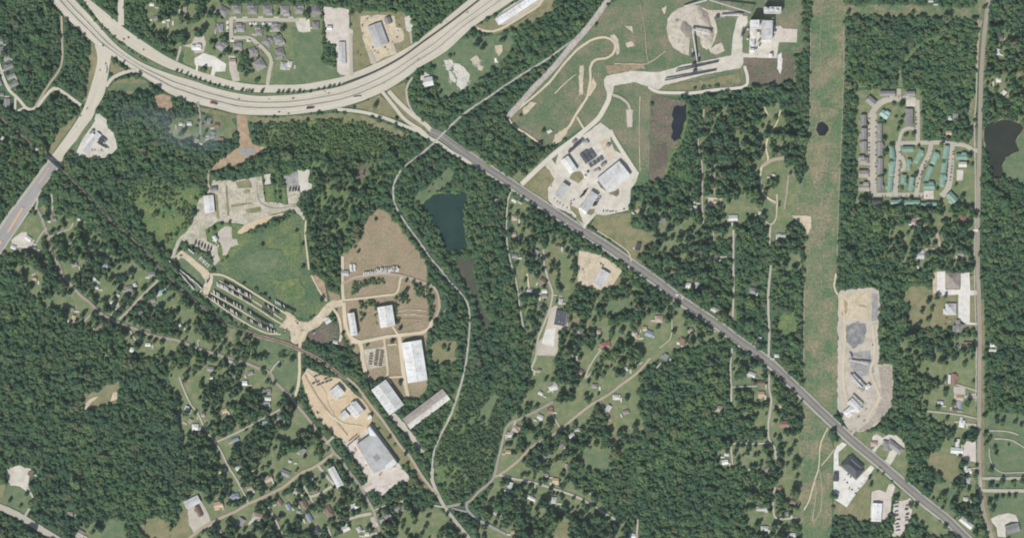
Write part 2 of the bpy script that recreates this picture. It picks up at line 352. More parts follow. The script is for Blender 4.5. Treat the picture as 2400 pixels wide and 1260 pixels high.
_zc = [0]
def zoff():
    _zc[0] += 1; return _zc[0] * 0.003
def sheet(name, poly, mat, z, amp=0.8, keep=True, dens=None, size=None, grow=1.5, label=None, kind='structure'):
    p = ext_poly(poly)
    if keep: paint(KEEP, p, True, grow)
    if dens is not None: paint(DENS, p, dens)
    if size is not None: paint(SIZE, p, size)
    q = rough(p, amp, 5.0, True, _zc[0] * 0.37) if amp else p
    bm = bmesh.new(); zz = z + zoff()
    vs = [bm.verts.new(P(x, y, zz)) for x, y in q]
    f = bm.faces.new(vs)
    if f.normal.z == 0: f.normal_update()
    bmesh.ops.triangulate(bm, faces=[f]); bm.normal_update()
    for f in bm.faces:
        if f.normal.z < 0: f.normal_flip()
    me = bpy.data.meshes.new(name); bm.to_mesh(me); bm.free(); me.materials.append(M[mat])
    o = obj(name, me); tag(o, label, kind=kind); return o
def ribbon(name, line, w, mat, z, margin=2.5, amp=0.0, w1=None, label=None, keep=True, sm=True, parent=None, zf=None):
    l = ext_line(line); l = smooth(l) if sm else l
    if keep: stroke(l[::2] + [l[-1]] if len(l) > 8 else l, max(w, w1 or 0) + 2 * margin)
    n = len(l); zz = z + zoff(); V = []; UV = []; Fc = []; d = 0.0
    for i in range(n):
        a, b = l[max(i - 1, 0)], l[min(i + 1, n - 1)]; dx, dy = b[0] - a[0], b[1] - a[1]; L = math.hypot(dx, dy) + 1e-9
        if i: d += math.hypot(l[i][0] - l[i - 1][0], l[i][1] - l[i - 1][1])
        ww = w if w1 is None else w + (w1 - w) * i / (n - 1); nx, ny = -dy / L * ww / 2, dx / L * ww / 2
        e = [0.0, 0.0]
        if amp:
            e = [amp * noise.noise(Vector((l[i][0] * 0.13, l[i][1] * 0.13, s * 9.0))) for s in (1, 2)]
        hz = zz if zf is None else zf(i / (n - 1))
        for s, u, ee in ((1, 0.0, e[0]), (-1, 1.0, e[1])):
            k = s * (1 + 2 * ee / max(ww, 1)); V.append(P(l[i][0] + nx * k, l[i][1] + ny * k, hz)); UV.append((u, d))
    for i in range(n - 1): Fc.append((2 * i, 2 * i + 1, 2 * i + 3, 2 * i + 2))
    me = mesh(name, V, Fc, M[mat], uvs=UV)
    if me.polygons[0].normal.z < 0: me.flip_normals()
    o = obj(name, me, parent)
    if parent is None: tag(o, label, kind='structure')
    return o
def band(name, left, right, mat, z, label=None, n=90):
    """a carriageway between two kerb lines"""
    def res(p):
        p = smooth(ext_line(p), 5.0); a = np.array(p); s = np.r_[0, np.cumsum(np.hypot(*np.diff(a, axis=0).T))]
        t = np.linspace(0, s[-1], n); return np.c_[np.interp(t, s, a[:, 0]), np.interp(t, s, a[:, 1])]
    A, B = res(left), res(right); paint(KEEP, [tuple(v) for v in A] + [tuple(v) for v in B[::-1]], True, 3.0)
    V = []; UV = []; Fc = []; d = 0.0; K = 6
    for i in range(n):
        if i: d += float(np.hypot(*(A[i] - A[i - 1])))
        for k in range(K + 1):
            p = A[i] + (B[i] - A[i]) * k / K; V.append(P(p[0], p[1], z)); UV.append((k / K, d))
    for i in range(n - 1):
        for k in range(K):
            a = i * (K + 1) + k; Fc.append((a, a + 1, a + K + 2, a + K + 1))
    me = mesh(name, V, Fc, M[mat], uvs=UV)
    if me.polygons[0].normal.z < 0: me.flip_normals()
    o = obj(name, me); tag(o, label, kind='structure'); return o

# ------------------------------------------------------------------ ground
gme = mesh('ground', [(-9000, -9000, 0), (9000, -9000, 0), (9000, 9000, 0), (-9000, 9000, 0)], [(0, 1, 2, 3)], M['understory'])
tag(obj('ground', gme), 'dark green woodland floor under and between everything', kind='structure')

# thin woodland and house plots: grass between loose trees
def zone(name, s, mat, dens, size=1.0, amp=4.0, z=0.05):
    sheet(name, pts(s), mat, z, amp, keep=False, dens=dens, size=size)
zone('lawn', '20,545 75,500 100,480 160,505 240,560 350,640 420,690 520,762 600,790 690,830 692,930 780,1058 800,1085 800,1260 440,1260 420,1180 470,1130 420,1010 395,880 300,812 200,770 130,748 70,690 30,640', 'lawn', 0.42, 0.95)
zone('lawn', '440,1260 510,1195 640,1130 770,1070 870,1180 1030,1190 1100,1260', 'lawn', 0.22, 0.95)
zone('lawn', '1192,455 1240,480 1375,590 1350,690 1380,690 1440,670 1600,715 1690,770 1700,800 1600,815 1530,850 1500,880 1490,1000 1465,1060 1330,1110 1470,1230 1500,1260 1110,1260 1160,1110 1190,1000 1245,880 1235,760 1215,690', 'lawn', 0.38, 1.0)
zone('lawn', '1600,640 1660,640 1740,750 1700,750 1620,705', 'lawn', 0.45, 1.1)
zone('lawn', '1480,470 1560,480 1640,440 1860,460 1880,640 1820,640 1810,560 1760,560 1680,560 1660,640 1560,640 1530,560', 'lawn', 0.5)
zone('lawn', '1620,330 1690,240 1830,240 1880,300 1880,450 1780,460 1640,470', 'lawn', 0.82)
zone('lawn', '1770,300 1840,290 1870,440 1860,540 1800,540 1780,400', 'lawn', 0.35)
zone('lawn', '1715,820 1790,860 1880,930 1872,1260 1760,1260 1740,1180 1800,1100 1680,1090 1690,1030 1800,1030 1715,960', 'lawn', 0.45)
zone('lawn', '2060,485 2288,485 2288,640 2190,640 2060,600', 'lawn', 0.42)
zone('lawn', '2110,700 2130,670 2165,665 2200,690 2290,640 2290,775 2135,775 2125,720', 'drygreen', 0.02)
zone('lawn', '2100,780 2288,780 2288,940 2160,960 2130,900 2140,850 2100,840', 'lawn', 0.5)
zone('lawn', '2140,870 2180,850 2288,830 2288,1030 2170,975 2160,930 2200,900', 'lawn', 0.06)
zone('lawn', '2205,1020 2288,960 2288,1260 2200,1210 2160,1180 2180,1130 2240,1130 2230,1110 2170,1100 2172,1062 2205,1055', 'lawn', 0.2)
zone('lawn', '2300,960 2400,970 2400,1260 2320,1260 2305,1190 2300,1100', 'green', 0.02)
zone('lawn', '2300,60 2400,70 2400,285 2310,285', 'lawn', 0.75)
zone('lawn', '336,0 545,0 505,15 500,120 440,115 420,130 350,90', 'lawn', 0.5)
zone('lawn', '455,272 545,270 555,300 550,325 470,345 430,330 400,320 380,290 410,275', 'lawn', 0.42, 0.8)
zone('lawn', '0,325 60,330 55,365 0,390', 'lawn', 0.75)
zone('lawn', '190,925 280,890 275,950 235,955 195,965', 'drygreen', 0.0)
zone('lawn', '12,1130 60,1120 75,1150 70,1200 45,1210 12,1185', 'green', 0.0)
zone('lawn', '0,1125 12,1135 12,1180 0,1185', 'drygreen', 0.0)
zone('lawn', '165,1240 235,1215 245,1260 160,1260', 'lawn', 0.3)
zone('lawn', '235,1215 295,1215 296,1260 240,1260', 'green', 0.0)
zone('lawn', '320,1230 365,1205 400,1225 400,1260 345,1260', 'drygreen', 0.05)
zone('lawn', '400,1240 425,1200 447,1205 442,1260 400,1260', 'drygreen', 0.05)
# scrub and marsh
zone('scrub_ground', '590,300 640,285 720,275 800,275 880,295 960,330 900,370 840,370 760,365 690,350 620,350', 'scrubg', 0.85, 0.55)
zone('scrub_ground', '720,365 860,380 940,380 900,420 860,470 820,520 800,600 790,650 740,640 728,600 722,500 735,420', 'scrubg', 0.75, 0.8)
zone('brown_marsh', '822,400 850,386 872,388 860,418 832,432', 'brown', 0.1, 0.5)
zone('meadow', '300,420 345,425 395,435 470,440 480,455 462,470 448,525 410,570 398,595 375,575 345,545 325,510 290,470', 'scrubg', 0.3, 0.5)
zone('meadow', '380,430 470,400 490,402 480,440 440,430', 'scrubg', 0.7, 0.6)
zone('scrub_ground', '1022,1010 1060,930 1085,900 1180,920 1180,1000 1160,1080 1110,1150 1040,1172 1022,1120', 'scrubg', 0.82, 0.62)
zone('grass_glade', '1130,930 1165,925 1160,950 1140,995 1120,990', 'green', 0.05)
zone('marsh_grass', '965,462 983,447 1016,422 1040,398 1054,394 1066,407 1056,430 1035,445 1016,452 1000,465 988,485 970,476', 'green', 0.04, 0.5)
zone('grass_glade', '1362,1062 1380,1052 1428,1055 1430,1080 1425,1100 1365,1098 1370,1080', 'green', 0.0)
zone('grass_glade', '1410,945 1425,940 1445,985 1450,1035 1438,1055 1430,1010', 'drygreen', 0.0)
zone('grass_glade', '1485,885 1500,880 1500,950 1512,1010 1505,1040 1490,1000 1475,950 1440,940', 'lawn', 0.05)
zone('grass_glade', '1405,710 1480,695 1490,730 1440,740 1415,738', 'green', 0.03)
zone('grass_glade', '1430,650 1450,645 1530,690 1500,705 1440,680', 'drygreen', 0.15)
zone('grass_glade', '1330,740 1385,745 1385,765 1350,775', 'drygreen', 0.05)
zone('grass_glade', '1280,590 1303,585 1300,640 1288,690 1280,640', 'drygreen', 0.05)
zone('grass_glade', '1822,735 1865,735 1870,780 1835,795 1820,780', 'scrubg', 0.0)
zone('grass_glade', '1270,945 1372,930 1385,945 1310,1000 1280,990', 'lawn', 0.03)
zone('grass_glade', '1225,1000 1265,1020 1255,1040 1230,1040', 'green', 0.05)
zone('grass_glade', '1715,885 1780,885 1780,915 1718,915', 'green', 0.0)
zone('grass_glade', '1720,1045 1815,1045 1810,1060 1780,1075 1760,1110 1735,1100', 'lawn', 0.08)
zone('grass_glade', '640,870 700,840 697,912 680,915 645,890', 'green', 0.0)
zone('grass_glade', '600,790 690,815 690,835 640,860 605,830', 'green', 0.15, 0.6)
zone('grass_glade', '1300,1225 1335,1225 1335,1260 1300,1260', 'drygreen', 0.0)
zone('grass_glade', '2175,1055 2210,1062 2255,1070 2253,1105 2240,1125 2225,1130 2205,1115 2175,1100', 'drygreen', 0.0, amp=1.5)
zone('grass_glade', '2195,1145 2240,1140 2248,1180 2230,1205 2205,1190 2190,1170', 'green', 0.05)
zone('grass_glade', '1815,485 1822,515 1808,525 1788,512 1795,470', 'green', 0.0, amp=1)
zone('grass_glade', '2005,215 2040,208 2160,208 2163,330 2290,332 2290,478 2005,482', 'lawn', 0.015, amp=1.5)
zone('grass_glade', '2382,315 2400,300 2400,440 2375,428 2352,410 2346,390 2356,370 2388,356', 'green', 0.03, amp=1)
zone('grass_glade', '2210,478 2290,478 2290,500 2200,520 2175,545 2180,500', 'lawn', 0.05)
# open ground
zone('grass_field', '1405,25 1440,0 1890,0 1890,60 1880,195 1750,208 1690,222 1600,226 1527,224 1520,430 1500,438 1478,450 1430,300 1380,290 1285,350 1270,345 1190,282 1290,165 1350,95', 'field', 0.0, amp=2)
zone('grass_field', '1226,432 1290,372 1300,420 1285,470 1270,475', 'drygreen', 0.0, amp=1)
zone('grass_field', '1195,370 1260,345 1275,375 1225,425 1205,425', 'lawn', 0.5)
zone('utility_corridor', '1897,0 1980,0 1982,100 1981,178 1976,320 1968,462 1963,630 1963,960 1945,1000 1953,1060 1953,1118 1948,1260 1874,1260 1872,1118 1876,965 1884,900 1883,620 1886,526 1864,500 1872,430 1888,400 1888,335 1895,216 1901,25', 'corridor', 0.0, amp=1.2)
zone('utility_corridor', '1978,12 2110,10 2285,20 2305,20 2303,45 2240,44 2120,40 1978,38', 'corridor', 0.01, amp=1.5)
zone('utility_corridor', '2283,0 2311,0 2305,45 2290,180 2285,260 2290,330 2270,335 2268,260 2280,220 2290,100 2285,40', 'corridor', 0.02, amp=1)
zone('meadow', '505,622 513,605 535,600 540,580 560,572 600,548 650,522 690,500 712,515 716,560 722,610 731,648 755,690 764,710 745,735 722,746 694,740 640,702 580,668 530,648 500,638', 'meadow', 0.0, amp=1.5)
zone('meadow', '1010,145 1030,130 1060,105 1090,90 1130,86 1200,82 1203,95 1195,130 1165,160 1130,185 1110,205 1075,226 1025,232 1022,200 1015,170', 'green', 0.02, amp=2.5)
zone('grass_field', '1195,62 1230,42 1265,15 1275,0 1298,0 1298,28 1265,45 1225,62 1200,72 1160,80 1110,78 1118,60 1160,40', 'drygreen', 0.0, amp=1)
zone('grass_field', '505,8 755,10 757,150 800,160 800,184 700,197 640,198 560,192 480,172 430,148 428,112 455,80 505,120 510,60', 'lawn', 0.06, amp=1.5)
zone('grass_field', '680,62 752,75 755,150 790,165 800,182 700,196 640,196 640,170 688,165 690,120', 'green', 0.0, amp=1)
zone('grass_field', '822,25 960,30 970,100 930,130 860,155 822,175', 'drygreen', 0.0, amp=1)
zone('road_verge', '205,80 222,112 230,135 226,160 215,195 203,235 193,240 205,190 208,140', 'drygreen', 0.0, amp=1)
zone('road_verge', '258,140 300,165 285,172 260,182', 'drygreen', 0.0, amp=0.6)
zone('road_verge', '252,208 275,188 310,180 340,188 358,212 340,216 305,222 255,216', 'drygreen', 0.0, amp=1)
zone('road_verge', '270,196 345,195 350,212 300,214 262,210', 'green', 0.0, amp=1, z=0.06)
zone('road_verge', '130,310 186,262 176,285 150,320 115,372 108,372', 'drygreen', 0.0, amp=1)
zone('road_verge', '440,245 560,270 640,276 740,268 800,264 860,272 920,295 965,318 930,318 860,290 780,278 700,285 600,288 480,265', 'drygreen', 0.03, amp=2)
zone('road_verge', '820,250 860,236 890,222 930,258 955,285 905,272 860,258', 'drygreen', 0.02, amp=1)
zone('road_verge', '905,212 950,192 953,240 975,275 1005,300 1000,318 960,290 920,245', 'drygreen', 0.03, amp=1)
zone('road_verge', '960,110 1080,14 1090,20 985,100', 'drygreen', 0.0, amp=1)
zone('road_verge', '0,590 30,555 75,495 95,510 105,545 88,580 30,600', 'lawn', 0.05, amp=1)
zone('road_verge', '1060,330 1100,345 1200,425 1240,450 1200,446 1120,400', 'drygreen', 0.0, amp=1)
zone('road_verge', '2000,1010 2060,1010 2118,1040 2128,1075 2125,1125 2100,1105 2020,1045', 'lawn', 0.0, amp=1)
zone('road_verge', '1955,1035 1975,1025 2050,1090 2095,1135 2090,1160 2045,1155 2043,1220 1953,1215 1953,1170', 'lawn', 0.02, amp=1)
zone('road_verge', '2090,1150 2100,1140 2170,1190 2230,1245 2190,1260 2140,1210', 'lawn', 0.15, amp=1)
zone('road_verge', '1470,590 1500,560 1530,545 1535,580 1500,620 1490,618', 'drygreen', 0.02, amp=1)
# replanted clumps inside open ground
def clump(s, dens=1.0, size=1.0):
    paint(DENS, pts(s), dens); paint(SIZE, pts(s), size)
clump('556,128 590,130 596,172 562,172'); clump('754,15 762,15 762,150 754,150', 1, 0.7)
clump('1880,0 1900,0 1900,210 1885,210', 0.8, 0.7)
clump('1862,120 1890,135 1893,215 1868,208', 0.7, 0.7)
clump('827,662 850,655 902,653 905,664 850,670 838,690 826,685', 1.0, 0.6)
clump('505,85 535,82 530,125 508,128', 0.6)
clump('1620,205 1740,195 1750,206 1890,196 1895,235 1620,240')
clump('1500,560 1525,570 1525,625 1495,620', 0.9); clump('2090,783 2110,783 2110,850 2092,852')
zone('rough_grass', '480,540 515,520 575,530 560,550 600,545 545,602 515,614 500,600 490,565', 'scrubg', 0.12, 0.5, amp=1.5)
zone('rough_grass', '410,575 440,582 480,598 505,628 482,636 440,600', 'green', 0.15, 0.5, amp=1.5)
clump('1430,105 1445,100 1445,115', 0.0)
clump('1010,660 1040,690 1040,745 1008,800 1000,760 1015,740', 0.8)
clump('2010,465 2290,484 2290,500 2010,500', 0.9); clump('2140,770 2290,772 2290,788 2140,788', 1.0)
clump('1985,1205 2110,1225 2105,1260 1950,1260 1950,1212', 1.0)
zone('trailer_field', '408,612 440,595 470,635 492,640 530,650 690,752 682,802 640,796 560,762 480,704 430,662', 'green', 0.0, amp=1)
clump('392,625 430,668 480,712 560,768 600,790 590,772 520,738 470,700 420,655 396,615', 1.0, 0.8)
zone('grass_track', '2103,205 2103,165 2112,142 2138,114 2168,94 2200,84 2290,82 2290,90 2204,92 2172,103 2144,124 2119,150 2111,168 2111,205', 'scrubg', 0.02, amp=1)
zone('grass_glade', '1005,805 1040,795 1070,800 1074,840 1060,855 1010,850', 'drygreen', 0.03)
zone('grass_glade', '960,895 1000,895 1000,912 975,935 958,925', 'drygreen', 0.0, amp=1)
zone('grass_glade', '1040,920 1100,900 1150,930 1100,990 1050,1000', 'scrubg', 0.7, 0.7)
zone('verge', '845,925 880,950 925,1020 975,1090 1015,1150 1000,1155 955,1090 940,1090 875,990', 'drygreen', 0.05, 0.6, amp=1)
# ------------------------------------------------------------------ bare ground, yards and water
def margin(s, mat, k=1.06):
    p = pts(s); cx = sum(q[0] for q in p) / len(p); cy = sum(q[1] for q in p) / len(p)
    sheet('pond_margin', [(cx + (x - cx) * k, cy + (y - cy) * k) for x, y in p], mat, 0.02, 2.2, keep=False)
def lot(name, s, mat, z=0.25, amp=0.9, grow=1.5, T=None, keep=True):
    return sheet(name, pts(s) if T is None else tp(T[0], T[1], s), mat, z, amp, keep=keep, dens=None if keep else 0.0, grow=grow)
lot('pond', '985,485 1001,467 1016,456 1041,453 1067,455 1087,449 1097,456 1096,467 1087,478 1089,526 1092,559 1096,579 1082,587 1044,588 1034,564 1026,533 1011,511 1003,495 988,492', 'teal', 0.12, 1.8)
lot('pond', '2306,310 2312,292 2330,284 2365,281 2392,290 2401,300 2390,315 2381,332 2388,355 2370,362 2356,371 2348,390 2354,409 2345,418 2328,416 2318,390 2308,345', 'olivewater', 0.12, 1.8)
margin('985,485 1001,467 1016,456 1041,453 1067,455 1087,449 1097,456 1096,467 1087,478 1089,526 1092,559 1096,579 1082,587 1044,588 1034,564 1026,533 1011,511 1003,495 988,492', 'scrubg', 1.08)
margin('2306,310 2312,292 2330,284 2365,281 2392,290 2401,300 2390,315 2381,332 2388,355 2370,362 2356,371 2348,390 2354,409 2345,418 2328,416 2318,390 2308,345', 'drygreen', 1.06)
margin('1917,289 1928,285 1940,294 1943,305 1934,318 1921,319 1913,305', 'drygreen', 1.25)
lot('dry_basin', '1530,222 1562,228 1612,242 1608,280 1600,320 1586,345 1574,362 1569,399 1556,414 1522,428 1524,330', 'brown', 0.12, 1.2)
lot('brown_marsh', '1532,240 1550,236 1556,262 1548,300 1536,330 1530,300', 'brown', 0.3, 3)
lot('brown_marsh', '1540,340 1560,335 1566,370 1548,395 1534,400', 'pilebrown', 0.3, 3)
lot('brown_marsh', '1600,250 1614,244 1610,290 1602,330 1592,346 1574,368 1568,402 1556,414 1564,380 1572,350 1590,335 1598,300', 'scrubg', 0.3, 1.5)
lot('pond', '1579,250 1588,246 1598,250 1611,244 1608,262 1609,278 1603,292 1600,308 1596,318 1597,328 1586,327 1579,331 1573,322 1577,308 1573,296 1578,280 1575,266', 'dark', 0.35, 1.8)
lot('pond', '1917,289 1928,285 1940,294 1943,305 1934,318 1921,319 1913,305', 'dark', 0.2, 0.8)
lot('swamp_channel', '1067,605 1112,606 1107,640 1115,671 1123,709 1140,742 1148,757 1138,774 1124,747 1114,697 1094,664 1078,640', 'murky', 0.12, 1.2, grow=3.5)
lot('dry_field', '896,488 907,498 927,516 947,546 978,584 998,610 1001,632 1004,664 1020,680 1028,715 1022,745 1010,775 998,800 1003,880 1000,930 945,938 905,892 868,897 855,880 840,842 815,802 800,765 785,742 800,700 800,600 820,574 838,564 846,538 863,508 876,493', 'dry', 0.2, 1.2, keep=False)
lot('dry_field', '1395,505 1477,498 1480,533 1527,545 1530,572 1500,580 1488,606 1470,590 1430,560 1385,530', 'drygreen', 0.2)
lot('brown_field', '1742,136 1821,137 1825,127 1859,124 1862,178 1854,188 1821,193 1788,201 1752,193 1755,173', 'brown', 0.2, 1.5)
lot('bare_strip', '1822,128 1832,124 1834,160 1828,175 1822,160', 'whiteconcrete', 0.3, 1.5)
lot('clay_clearing', '555,269 578,272 585,320 592,338 621,346 605,361 585,366 562,386 514,394 494,400 507,381 537,361 560,345 556,310', 'clay', 0.2, 1.2)
lot('clay_clearing', '92,222 105,225 132,212 128,205 118,215 105,222', 'clay', 0.2)
lot('gravel_patch', '560,350 592,346 597,358 580,366 562,362', 'greygravel', 0.4, 1.0)
for s in ('1041,142 1059,140 1062,152 1054,165 1047,166', '1050,168 1062,172 1070,188 1066,196 1056,186', '1062,150 1078,150 1090,162 1100,175 1098,190 1090,205 1080,210 1070,200 1072,185 1064,170',
          '1102,138 1116,130 1124,142 1118,152 1108,148', '1120,150 1134,156 1130,168 1122,164', '1158,138 1164,136 1166,148 1160,147', '1160,108 1176,104 1178,120 1168,132 1162,122'):
    lot('rubble_ground', s, 'rubble' if '1041' in s or '1062,150' in s or '1050' in s or '1158' in s else 'dirt', 0.3, 2.0)
# lodge by the western road
lot('car_park', '226,262 250,281 253,301 267,311 276,347 267,358 244,370 216,370 172,364 165,356 197,321 219,291', 'concrete', 0.25)
lot('grass_strip', '216,277 224,282 196,321 178,359 165,354 191,309', 'green', 0.42, 0.4)
# subdivision above the highway
lot('parking_court', '692,42 725,43 728,74 712,77 700,74 694,60', 'concrete', 0.3, 0.3)
lot('parking_court', '455,138 476,124 502,132 530,150 528,168 505,169 502,178 494,176 498,157 458,154', 'whiteconcrete', 0.3, 0.4)
lot('round_drive', '428,108 448,103 458,84 478,84 483,100 478,122 458,126 446,112', 'gravel', 0.28, 0.8)
lot('driveway', '535,131 552,131 555,155 560,165 562,190 546,190 538,165', 'gravel', 0.28, 0.6)
lot('storage_yard', '758,16 800,19 819,23 818,66 827,71 827,145 820,177 800,176 791,168 786,104 766,102 761,60', 'pinkconcrete', 0.28, 0.6)
lot('workshop_yard', '845,38 888,35 925,38 928,60 922,78 918,98 928,126 900,135 880,148 870,150 862,125 852,95 845,60', 'dirt', 0.28, 0.8)
lot('workshop_yard', '918,62 945,68 948,95 925,102 916,90', 'dirt', 0.27, 1.2)
lot('concrete_pad', '948,41 960,37 968,50 968,62 962,78 952,72', 'concrete', 0.3, 0.3)
lot('concrete_yard', '1160,42 1180,24 1262,-30 1290,-20 1262,14 1232,34 1200,54 1176,60', 'gravel', 0.27, 0.6)
for x, y, w, h in ((547, 43, 14, 6), (574, 43, 12, 6), (611, 43, 12, 7), (648, 43, 14, 6), (682, 44, 12, 8), (533, 62, 5, 26), (593, 56, 18, 6), (625, 56, 22, 6), (544, 96, 10, 6), (583, 95, 10, 7)):
    lot('driveway', f'{x-w/2},{y-h/2} {x+w/2},{y-h/2} {x+w/2},{y+h/2} {x-w/2},{y+h/2}', 'whiteconcrete', 0.45, 0.0)
lot('driveway', '985,180 996,168 1008,178 1012,186 992,200 985,195', 'concrete', 0.3, 0.5)
# western yard
lot('concrete_yard', '499,422 522,422 550,424 588,417 613,412 621,473 641,473 674,480 692,478 705,493 717,513 712,516 702,503 679,490 667,495 634,503 623,528 583,533 562,549 555,546 573,526 512,518 481,539 486,564 509,579 514,610 502,622 496,594 458,579 425,561 415,589 405,607 399,605 415,564 451,526 466,467 484,455 496,432', 'oldconcrete', 0.28, 0.9)
lot('gravel_yard', '665,412 695,401 702,432 702,450 690,470 676,480 672,437', 'greygravel', 0.4, 0.8)
lot('concrete_yard', '672,440 702,448 704,462 694,478 676,478', 'oldconcrete', 0.6, 0.6)
lot('concrete_pad', '697,399 727,397 722,428 732,432 730,442 705,452 700,430', 'concrete', 0.5, 0.7)
lot('concrete_pad', '619,410 634,407 637,430 621,433', 'concrete', 0.5, 0.2)
for s in ('552,427 586,421 588,431 556,437', '557,434 590,429 591,440 558,441', '528,434 533,434 538,505 532,505', '541,480 590,474 592,477 545,486', '575,490 612,484 614,495 590,500 578,497',
          '500,455 510,456 515,515 508,512', '570,447 585,443 586,452 572,454', '622,436 640,434 645,472 624,472', '647,420 652,420 653,478 648,478', '660,440 668,440 674,478 662,478'):
    lot('weedy_strip', s, 'scrubg' if s[0] == '6' else 'drygreen', 0.55, 0.7)
lot('sand_bank', '573,528 600,515 634,505 668,498 660,508 628,520 600,533 565,548 556,545', 'sawdust', 0.5, 1.2)
lot('broken_pavement', '512,540 528,530 542,532 545,560 556,560 559,574 540,578 532,598 522,598 520,575 508,560', 'gravel', 0.4, 1.0)
lot('broken_pavement', '498,595 510,590 516,608 505,622', 'gravel', 0.42, 1.0)
lot('vehicle_yard', '410,600 425,585 440,595 460,612 485,632 500,648 497,665 488,690 478,690 474,680 484,662 470,640 440,612 425,603 415,610 402,612', 'dirt', 0.45, 0.8)
lot('vehicle_yard', '655,765 672,746 668,728 684,736 700,752 722,754 745,737 764,712 776,704 803,702 806,716 782,722 768,742 746,766 722,777 713,800 692,806 682,800 680,775', 'dirt', 0.45, 0.9)
lot('bare_patch', '730,645 742,645 760,660 766,690 768,705 762,700 748,678', 'clay', 0.42, 0.8)
lot('bare_patch', '768,680 796,690 798,702 775,705', 'dry', 0.4, 0.8)
lot('scrap_yard', '722,780 745,770 765,745 790,760 800,790 810,805 800,812 770,800 745,805 720,800', 'brown', 0.3, 1.0)
lot('pallet_yard', '848,820 900,812 908,856 858,866', 'oldconcrete', 0.4, 0.8)
lot('bare_patch', '905,640 912,640 1003,664 990,664 950,652', 'gravel', 0.4, 0.8)
# sawmill
lot('sawdust_yard', '707,882 720,862 760,880 795,885 815,905 835,925 850,935 868,962 872,985 862,1005 850,1015 830,1030 815,1038 800,1030 775,1010 760,995 740,975 725,950 715,920', 'sawdust', 0.3, 1.2)
lot('sawmill_yard', '800,1030 835,1030 860,1003 872,990 933,1080 945,1100 962,1118 955,1126 935,1130 915,1143 890,1168 880,1150 858,1152 845,1140 862,1128 850,1100 826,1065 806,1045', 'pinkconcrete', 0.32, 1.0)
lot('sawmill_yard', '912,972 925,968 942,985 955,1000 985,1040 995,1058 985,1060 960,1025 935,1000', 'gravel', 0.32, 1.5)
# houses and yards, left
lot('churchyard', '440,1185 470,1170 490,1205 497,1230 455,1250 442,1225', 'gravel', 0.3, 1.0)
lot('gravel_lot', '15,1096 45,1090 80,1100 70,1112 66,1135 72,1160 62,1150 45,1138 25,1136 14,1115', 'concrete', 0.3, 0.9)
lot('gravel_lot', '27,562 52,543 62,543 64,556 78,570 88,574 60,582 40,580 28,572', 'concrete', 0.3, 0.9)
lot('gravel_lot', '362,225 382,220 400,225 405,255 395,262 370,252', 'clay', 0.3, 1.2)
lot('bare_patch', '205,938 220,930 232,928 212,944 205,962 196,965 197,955', 'dirt', 0.3, 0.6)
lot('bare_patch', '265,920 276,914 274,935 258,940', 'dirt', 0.3, 0.6)
# centre and right
lot('gravel_lot', '1290,722 1305,714 1330,738 1332,760 1330,772 1308,772 1310,800 1305,834 1258,832 1262,800 1272,790 1280,765', 'gravel', 0.3, 0.8)
lot('concrete_pad', '1279,772 1303,768 1298,812 1270,804', 'whiteconcrete', 0.45, 0.5)
lot('workshop_yard', '1357,587 1378,590 1410,598 1440,618 1455,630 1441,650 1430,672 1405,681 1385,674 1355,668 1353,640', 'dirt', 0.3, 0.8)
lot('plant_yard', '1365,318 1408,287 1429,303 1437,318 1455,352 1480,383 1497,405 1491,425 1478,445 1476,492 1420,504 1395,503 1385,517 1370,532 1358,520 1335,500 1300,485 1285,470 1285,440 1300,420 1288,400 1272,382 1300,362 1340,335', 'concrete', 0.3, 0.7)
for s, m in (('1399,424 1405,424 1425,445 1430,452 1450,442 1451,455 1445,461 1432,455 1408,440', 'brown'), ('1430,320 1450,338 1455,360 1440,352 1432,335', 'green'), ('1405,330 1430,325 1437,370 1425,375 1415,350 1408,340', 'dirt'),
             ('1340,405 1360,400 1370,415 1355,430 1335,418', 'drygreen'), ('1292,372 1305,352 1308,362 1302,385', 'green'), ('1335,480 1355,490 1368,525 1340,505', 'drygreen'), ('1370,490 1395,490 1390,505 1372,500', 'drygreen')):
    lot('planted_bed', s, m, 0.5, 0.6)
lot('chip_yard', '1562,67 1565,45 1575,30 1590,20 1605,16 1626,12 1640,15 1660,24 1672,38 1680,60 1681,75 1675,98 1668,110 1657,117 1648,112 1641,98 1642,90 1632,82 1622,75 1616,88 1615,131 1600,127 1578,112 1568,95', 'chips', 0.3, 0.7)
lot('chip_yard', '1660,24 1700,24 1735,30 1735,38 1690,38 1672,40', 'chips', 0.28, 0.7)
lot('plant_apron', '1416,187 1422,178 1480,166 1540,170 1580,160 1600,152 1676,138 1714,130 1717,89 1727,46 1733,37 1752,38 1752,55 1740,84 1740,124 1755,126 1760,50 1784,45 1812,50 1816,62 1829,61 1836,67 1869,69 1867,100 1825,99 1821,137 1742,135 1742,150 1735,160 1651,175 1600,189 1556,201 1540,214 1517,203 1487,193 1439,201 1436,223 1425,223 1416,200', 'concrete', 0.3, 0.6)
lot('plant_apron', '1812,64 1829,61 1836,67 1869,69 1867,100 1824,99 1812,95', 'pinkconcrete', 0.5, 0.2)
lot('concrete_pad', '1467,257 1483,257 1482,298 1470,298', 'gravel', 0.3, 0.4)
for s in ('1430,85 1440,80 1450,95 1452,125 1445,130 1440,110', '1465,60 1480,62 1485,78 1478,72', '1465,100 1482,98 1488,108 1470,112', '1300,318 1325,300 1330,310 1310,335 1295,340', '1225,255 1245,240 1258,240 1240,262 1228,270',
          '1360,155 1368,152 1366,220 1358,225 1356,180', '1552,20 1562,14 1560,30 1556,36', '1390,180 1398,195 1385,220 1380,215', '1650,95 1668,112 1690,100 1700,120 1680,128 1665,125'):
    lot('bare_patch', s, 'chips' if s[:4] in ('1430', '1650') else 'dirt', 0.3, 1.6)
